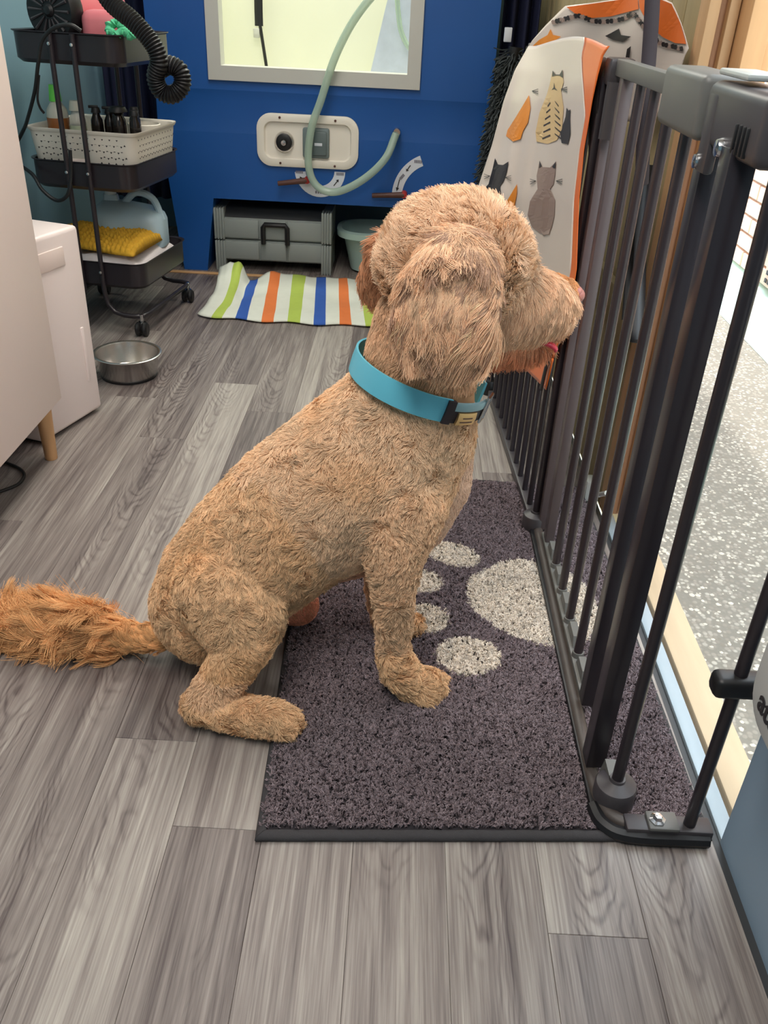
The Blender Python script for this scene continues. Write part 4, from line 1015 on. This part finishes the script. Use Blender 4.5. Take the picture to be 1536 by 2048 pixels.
# ================================================================== DOG
t = dog = thing('dog', 'curly apricot dog with feathered ears and turquoise collar, sitting facing the gate', 'dog', (-.12, 1.24, 0))
REG = {   # region: fur length, share of normal in the direction, comb direction, wave, colour, density weight, clump pull
 'body': (.0105, .48, (-.55, .0, -.75), .85, (246, 212, 176), 1.0, .18),
 'rump': (.0120, .45, (-.25, -.1, -.9), 1.05, (238, 200, 158), 1.0, .24),
 'chest': (.0080, .42, (.1, -.1, -.9), .45, (250, 216, 190), 1.0, .15),
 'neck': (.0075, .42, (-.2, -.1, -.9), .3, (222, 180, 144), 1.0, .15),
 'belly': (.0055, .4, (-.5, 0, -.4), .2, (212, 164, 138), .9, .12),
 'head': (.021, .78, (-.15, 0, .35), .5, (244, 212, 180), 1.3, .28),
 'brow': (.021, .70, (.5, 0, -.1), .5, (246, 212, 180), 1.3, .28),
 'muzzle': (.021, .26, (.05, -.1, -.95), .45, (246, 208, 174), 1.2, .34),
 'snout': (.007, .40, (-.3, 0, .1), .25, (228, 168, 116), 1.0, .25),
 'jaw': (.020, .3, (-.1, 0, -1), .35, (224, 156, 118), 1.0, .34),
 'ear': (.050, .09, (.03, -.05, -1), .60, (238, 198, 162), 1.3, .46),
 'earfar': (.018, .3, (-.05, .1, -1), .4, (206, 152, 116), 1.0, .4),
 'leg': (.0105, .5, (-.05, 0, -.9), 1.0, (242, 204, 166), 1.0, .30),
 'paw': (.011, .55, (.5, 0, -.3), .7, (242, 202, 158), 1.0, .28),
 'bare': (.005, .4, (.3, 0, -.7), .2, (228, 154, 124), .9, .15),
 'tail': (.062, .26, (-1, 0, -.15), .9, (226, 174, 120), 1.7, .52),
}
CH = [  # (region, lateral scale, [(px, py, r_px, Y), ...])
 ('body', .78, [(833, 790, 118, 1.25), (800, 862, 150, 1.25), (735, 950, 180, 1.24), (603, 1027, 158, 1.23)]),
 ('rump', .80, [(603, 1027, 157, 1.23), (520, 1097, 146, 1.22), (456, 1160, 132, 1.22), (428, 1214, 124, 1.22)]),
 ('chest', .8, [(862, 880, 86, 1.25), (856, 960, 86, 1.25), (832, 1040, 66, 1.24)]),
 ('belly', .7, [(720, 1085, 75, 1.25), (620, 1110, 72, 1.25)]),
 ('neck', .86, [(836, 760, 115, 1.25), (842, 715, 112, 1.25), (852, 655, 106, 1.25), (880, 600, 100, 1.26)]),
 ('head', .88, [(893, 530, 128, 1.25), (925, 525, 124, 1.26)]),
 ('brow', .85, [(968, 505, 78, 1.27), (1000, 530, 58, 1.285)]),
 ('muzzle', .74, [(985, 610, 88, 1.275), (1050, 612, 78, 1.31), (1090, 617, 63, 1.335)]),
 ('snout', .74, [(1090, 580, 38, 1.335), (1126, 590, 35, 1.35)]),
 ('jaw', .6, [(985, 690, 40, 1.28), (1050, 700, 24, 1.32), (1085, 700, 14, 1.34)]),
 ('ear', .26, [(922, 488, 40, 1.184), (910, 535, 76, 1.148), (896, 592, 104, 1.126), (894, 645, 100, 1.114), (906, 682, 62, 1.110)]),
 ('earfar', .45, [(770, 500, 36, 1.33), (752, 560, 36, 1.35), (744, 592, 20, 1.355)]),
 ('leg', .8, [(800, 1020, 88, 1.175), (788, 1110, 58, 1.15), (788, 1175, 42, 1.145), (787, 1235, 35, 1.145), (786, 1290, 31, 1.15)]),
 ('paw', .95, [(788, 1310, 32, 1.15), (800, 1345, 36, 1.155), (826, 1374, 34, 1.165), (850, 1384, 31, 1.17)]),
 ('paw', 1, [(866, 1368, 17, 1.195), (878, 1372, 15, 1.195)]), ('paw', 1, [(862, 1386, 17, 1.17), (878, 1390, 15, 1.17)]), ('paw', 1, [(846, 1398, 16, 1.145), (862, 1402, 14, 1.145)]),
 ('leg', .8, [(780, 1080, 52, 1.34), (766, 1175, 34, 1.345), (772, 1235, 28, 1.345)]),
 ('paw', 1, [(780, 1250, 28, 1.345), (805, 1268, 25, 1.345), (824, 1272, 22, 1.345)]),
 ('rump', .75, [(450, 1185, 102, 1.15), (478, 1235, 92, 1.125), (515, 1240, 46, 1.115)]),
 ('rump', .8, [(492, 1280, 56, 1.10), (455, 1340, 47, 1.088)]),
 ('leg', .85, [(455, 1345, 45, 1.088), (420, 1390, 41, 1.078), (402, 1410, 36, 1.075)]),
 ('paw', .95, [(402, 1410, 37, 1.075), (450, 1422, 36, 1.068), (500, 1431, 36, 1.06), (545, 1438, 37, 1.055), (562, 1442, 33, 1.055)]),
 ('paw', 1, [(572, 1428, 16, 1.078), (588, 1432, 15, 1.078)]), ('paw', 1, [(576, 1446, 16, 1.055), (592, 1449, 15, 1.055)]), ('paw', 1, [(562, 1460, 16, 1.035), (578, 1464, 14, 1.035)]),
 ('bare', .8, [(545, 1190, 50, 1.33), (592, 1222, 46, 1.36)]),
 ('rump', .8, [(440, 1200, 95, 1.30), (500, 1230, 70, 1.33)]),
 ('tail', 1, [(330, 1270, 24, 1.23), (290, 1276, 23, 1.235), (240, 1270, 30, 1.25), (185, 1262, 38, 1.26), (110, 1250, 38, 1.26), (50, 1240, 30, 1.26)]),
]
sph_c, sph_r, sph_g, sph_s = [], [], [], []
ico = bmesh.new(); bmesh.ops.create_icosphere(ico, subdivisions=3, radius=1); iv = np.array([v.co[:] for v in ico.verts]); ifc = [tuple(v.index for v in f.verts) for f in ico.faces]; ico.free()
bmd = MB(); gnames = list(REG)
for reg, sy_, pts in CH:
    S = []
    for (px_, py_, r, Y) in pts:
        c_ = at_y(px_, py_, Y); rm = r*depth_of(c_)/FPX
        c_[2] = max(c_[2], rm+.004); S.append((c_, rm))
    for (c1, r1), (c2, r2) in zip(S[:-1], S[1:]):
        d = np.linalg.norm(c2-c1); n = max(2, int(d/(.22*max(.012, min(r1, r2))))+1)
        for k in range(n+1):
            f = k/n; c_ = c1*(1-f)+c2*f; r = r1*(1-f)+r2*f
            sph_c.append(c_); sph_r.append(r); sph_g.append(gnames.index(reg)); sph_s.append(sy_)
            bmd.add(c_+iv*np.array([r, r*sy_, r]), ifc)
sph_c, sph_r, sph_g, sph_s = map(np.array, (sph_c, sph_r, sph_g, sph_s))
raw = bmd.build('tmp', None, smooth=0, mats=[])
md = raw.modifiers.new('r', 'REMESH'); md.mode = 'VOXEL'; md.voxel_size = .0055
md = raw.modifiers.new('s', 'SMOOTH'); md.factor = .5; md.iterations = 10
bpy.context.view_layer.update()
dme = bpy.data.meshes.new_from_object(raw.evaluated_get(bpy.context.evaluated_depsgraph_get())); bpy.data.objects.remove(raw)
dme.name = 'body'; dme.materials.clear()
skin = mat('dog_skin', (204, 160, 120), .8, noise_scale=30, noise_amt=.2); dme.materials.append(skin)
dme.polygons.foreach_set('use_smooth', [True]*len(dme.polygons))
body = bpy.data.objects.new('body', dme); C.objects.link(body); attach(body, dog)
# ---- fur
dme.calc_loop_triangles()
V = np.empty(len(dme.vertices)*3); dme.vertices.foreach_get('co', V); V = V.reshape(-1, 3)
T = np.empty(len(dme.loop_triangles)*3, int); dme.loop_triangles.foreach_get('vertices', T); T = T.reshape(-1, 3)
vn = np.empty(len(dme.vertices)*3); dme.vertices.foreach_get('normal', vn); vn = vn.reshape(-1, 3)
tc_ = V[T].mean(1); area_ = .5*np.linalg.norm(np.cross(V[T[:, 1]]-V[T[:, 0]], V[T[:, 2]]-V[T[:, 0]]), axis=1)
def region_of(pts):
    out = np.zeros(len(pts), int)
    for i in range(0, len(pts), 4000):
        p = pts[i:i+4000]; d = p[:, None, :]-sph_c[None]; d[..., 1] /= sph_s[None]
        dd = np.linalg.norm(d, axis=2)-sph_r[None]
        out[i:i+4000] = sph_g[np.argmin(dd, axis=1)]
    return out
tg = region_of(tc_)
wts = np.array([REG[g][5] for g in gnames])
# strands the collar lies on are left out
cc_ = (at_y(712, 715, 1.25)+at_y(966, 800, 1.25))/2
cax = at_y(966, 800, 1.25)-at_y(712, 715, 1.25); ca = np.linalg.norm(cax)/2; cax = cax/np.linalg.norm(cax)
cby = np.array([0, 1.0, 0]); cnz = np.cross(cax, cby); cnz = cnz*np.sign(cnz[2])
def fur(n_total, only=None, lscale=1.0, seed=1, clump_d=.0085, name='coat', colj=.12):
    r_ = np.random.default_rng(seed)
    pw = area_*wts[tg]
    if only is not None: pw = pw*np.isin(tg, [gnames.index(g) for g in only])
    pw = pw/pw.sum()
    ti = r_.choice(len(T), n_total, p=pw); a = r_.random((n_total, 2)); s_ = np.sqrt(a[:, :1]); bc_ = np.hstack([1-s_, s_*(1-a[:, 1:]), s_*a[:, 1:]])
    root = (V[T[ti]]*bc_[..., None]).sum(1); nn = (vn[T[ti]]*bc_[..., None]).sum(1); nn /= np.linalg.norm(nn, axis=1, keepdims=True)+1e-9
    g = tg[ti]
    rel = root-cc_; h = rel@cnz; rr_ = np.sqrt((rel@cax)**2+(rel@cby)**2)
    keep = ~((np.abs(h) < .019) & (rr_ < .15))
    # clumps
    lock = only is not None and ('ear' in only or 'tail' in only)
    nc = int(n_total/(34 if lock else 8)); ci = r_.choice(n_total, nc, replace=False); kd = KDTree(nc)
    for k in range(nc): kd.insert(root[ci[k]], k)
    kd.balance(); near = np.array([kd.find(p)[1] for p in root]); cid = ci[near]
    comb = np.array([REG[x][2] for x in gnames], float)[g]
    L0 = np.array([REG[x][0] for x in gnames])[g]*lscale; nw = np.array([REG[x][1] for x in gnames])[g]; wv = np.array([REG[x][3] for x in gnames])[g]; cl = np.array([REG[x][6] for x in gnames])[g]
    # swirl field shared by a clump and, more weakly, by its neighbourhood
    nz = np.array([noise.noise_vector(Vector(p*38.0)) for p in root[ci]]); nz2 = np.array([noise.noise_vector(Vector(p*13.0+5)) for p in root[ci]])
    sw = (nz*1.5+nz2*.9)[near]
    isl = np.isin(g, [gnames.index(q) for q in ('ear', 'tail')])
    cmb = comb+sw*(wv*np.where(isl, np.where(g == gnames.index('ear'), .62, 1.0), 1.5))[:, None]+r_.normal(0, .14, (n_total, 3))
    # muzzle and forehead fur fans out, whorl at the top of the head
    tang = cmb-nn*(cmb*nn).sum(1, keepdims=True); tang /= np.linalg.norm(tang, axis=1, keepdims=True)+1e-9
    d = nn*nw[:, None]+tang*(1-nw[:, None]); d /= np.linalg.norm(d, axis=1, keepdims=True)
    L = L0*np.where(isl, r_.uniform(.38, 1.15, n_total), r_.uniform(.72, 1.12, n_total))*(.75+.5*r_.random(nc))[near]
    L = np.where(g == gnames.index('tail'), L*np.clip((-.430-root[:, 0])/.06, .35, 1), L)
    L = np.where(g == gnames.index('ear'), L*np.clip((root[:, 2]-.648)/.08, .22, 1)*np.clip(1-(root[:, 2]-.745)/.10, .62, 1), L)
    isl = np.isin(g, [gnames.index(q) for q in ('ear', 'tail')])
    K = 7 if lscale >= 1 and only is not None and ('ear' in only or 'tail' in only) else 4
    side = np.cross(d, nn); side /= np.linalg.norm(side, axis=1, keepdims=True)+1e-9
    phs = (r_.random(nc)*6.28)[near]+r_.normal(0, .35, n_total); frq = (r_.uniform(4.5, 8.0, nc))[near]
    P = np.zeros((n_total, K, 3))
    for k in range(K):
        f = k/(K-1)
        P[:, k] = root+d*(L*f)[:, None]
        grav = np.where(isl, .10, .02)
        P[:, k] += tang*(L*f*f*.30)[:, None]-nn*(L*f*f*np.where(isl, .19, .22))[:, None]
        P[:, k, 2] -= grav*L*f*f
        amp = L*wv*np.where(isl, .28, .16)*f
        P[:, k] += side*(amp*np.sin(phs+frq*f))[:, None]+nn*(amp*.5*np.cos(phs+frq*f))[:, None]
    tipc = P[cid]
    for k in range(1, K):
        f = (k/(K-1))**.9; P[:, k] = P[:, k]*(1-cl*f)[:, None]+tipc[:, k]*(cl*f)[:, None]
    P[..., 2] = np.maximum(P[..., 2], .004+.010*(P[..., 0] > -.21)*(P[..., 1] > .84))
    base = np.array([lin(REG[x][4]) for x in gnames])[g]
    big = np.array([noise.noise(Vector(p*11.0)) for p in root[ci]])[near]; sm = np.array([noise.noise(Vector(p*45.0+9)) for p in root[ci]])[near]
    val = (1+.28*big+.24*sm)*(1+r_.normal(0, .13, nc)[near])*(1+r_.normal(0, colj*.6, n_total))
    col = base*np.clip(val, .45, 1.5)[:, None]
    # ash-grey and dark streaks in the ear feathering, browner curls on flank and rump
    lk = r_.random(nc)[near]; ie = g == gnames.index('ear')
    st = (lk < .30) & ie; col[st] = col[st]*np.array([.55, .52, .56])
    st = (lk > .80) & ie; col[st] = np.clip(col[st]*np.array([1.05, 1.02, 1.0]), 0, 1)
    br = np.clip(big*1.6, 0, 1)[:, None]*np.isin(g, [gnames.index(q) for q in ('rump', 'body')])[:, None]
    col = col*(1-br*np.array([.16, .22, .30]))
    mxc = col.max(1, keepdims=True); col = np.where(mxc > .92, col*(.92/mxc), col)
    rad = np.full((n_total, K), .00038)
    if isl.any(): rad[isl] = .00042
    rad *= np.linspace(1.05, .45, K)[None]**.8
    P, rad, col = P[keep], rad[keep], col[keep]
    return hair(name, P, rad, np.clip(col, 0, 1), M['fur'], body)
short = [g for g in gnames if g not in ('ear', 'tail')]
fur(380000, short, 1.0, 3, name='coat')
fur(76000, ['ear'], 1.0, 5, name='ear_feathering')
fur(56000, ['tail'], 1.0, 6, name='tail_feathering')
# nose, tongue, eyes, claws
nb = at_y(1156, 590, 1.35); rm = 15*depth_of(nb)/FPX
ns_ = MB(); ns_.add(nb+iv*np.array([rm*.9, rm*1.25, rm*.95]), ifc); ns_.add(nb+np.array([-.003, 0, rm*.5])+iv*np.array([rm*.8, rm*1.2, rm*.7]), ifc)
ns_.build('nose', M['nose'], dog, smooth=80)
tp = at_y(1108, 692, 1.31)
MB().tube(spline([tp+np.array([-.03, .0, .010]), tp+np.array([-.010, 0, .004]), tp+np.array([.002, -.001, -.003]), tp+np.array([.003, -.001, -.010])], 4), [.012]*3+[.011]*4+[.009]*3+[.007, .006, .003], 12, sq=.45).build('tongue', M['tongue'], dog, smooth=80)
for (a, b_, Y) in ((1038, 545, 1.222), (1050, 540, 1.375)):
    e = at_y(a, b_, Y); MB().add(e+iv*.009, ifc).build('eye', M['dark_bottle'], dog, smooth=80)
# ================================================================== COLLAR
t = thing('dog_collar', 'bright turquoise flat collar with brass tag plate round the dog neck', 'collar', tuple(cc_))
def ring_pt(a, h, out=0.0, tw=0.0):
    bb_ = .094
    return cc_+cax*(ca+.002+out)*math.cos(a)+cby*(bb_+out)*math.sin(a)+cnz*h
def strap(a0, a1, h0, h1, th, n=60, out=0.0):
    rings = []
    for k in range(n+1):
        a = a0+(a1-a0)*k/n
        rings.append([ring_pt(a, h0, out), ring_pt(a, h0, out+th), ring_pt(a, (h0+h1)/2, out+th*1.25), ring_pt(a, h1, out+th), ring_pt(a, h1, out)])
    b = MB(); m_ = 5; vs = [p for r_ in rings for p in r_]
    b.add(vs, [(i*m_+k, i*m_+(k+1) % m_, (i+1)*m_+(k+1) % m_, (i+1)*m_+k) for i in range(n) for k in range(m_)]+[tuple(range(m_)), tuple(n*m_+k for k in range(m_))[::-1]])
    return b
D_ = math.radians
strap(D_(-66), D_(-345), -.019, .019, .0035, 90).build('collar_strap', M['collar'], t, smooth=60)
strap(D_(-70), D_(-63), -.020, .018, .007, 8).build('keeper', M['collar_dark'], t)
strap(D_(-64), D_(-18), .002, .015, .0045, 20).build('inner_strap', M['collar_pale'], t)
strap(D_(-64), D_(-8), -.019, .001, .0030, 20).build('dark_backing', M['collar_dark'], t)
tg_ = strap(D_(-57), D_(-36), -.020, .000, .0062, 14).build('tag_plate', M['gold'], t)
for (h, a0, a1) in ((-.008, -52, -41), (-.0145, -54, -40)):
    strap(D_(a0), D_(a1), h-.0010, h+.0010, .0003, 8, out=.0074).build('engraving', M['lever'], tg_)
bk = MB().tube([ring_pt(D_(-24), -.021, .006), ring_pt(D_(-24), .021, .006), ring_pt(D_(-10), .022, .006), ring_pt(D_(-10), -.021, .006), ring_pt(D_(-24), -.021, .006)], .0024, 10)
bk.build('buckle', M['chrome'], t)
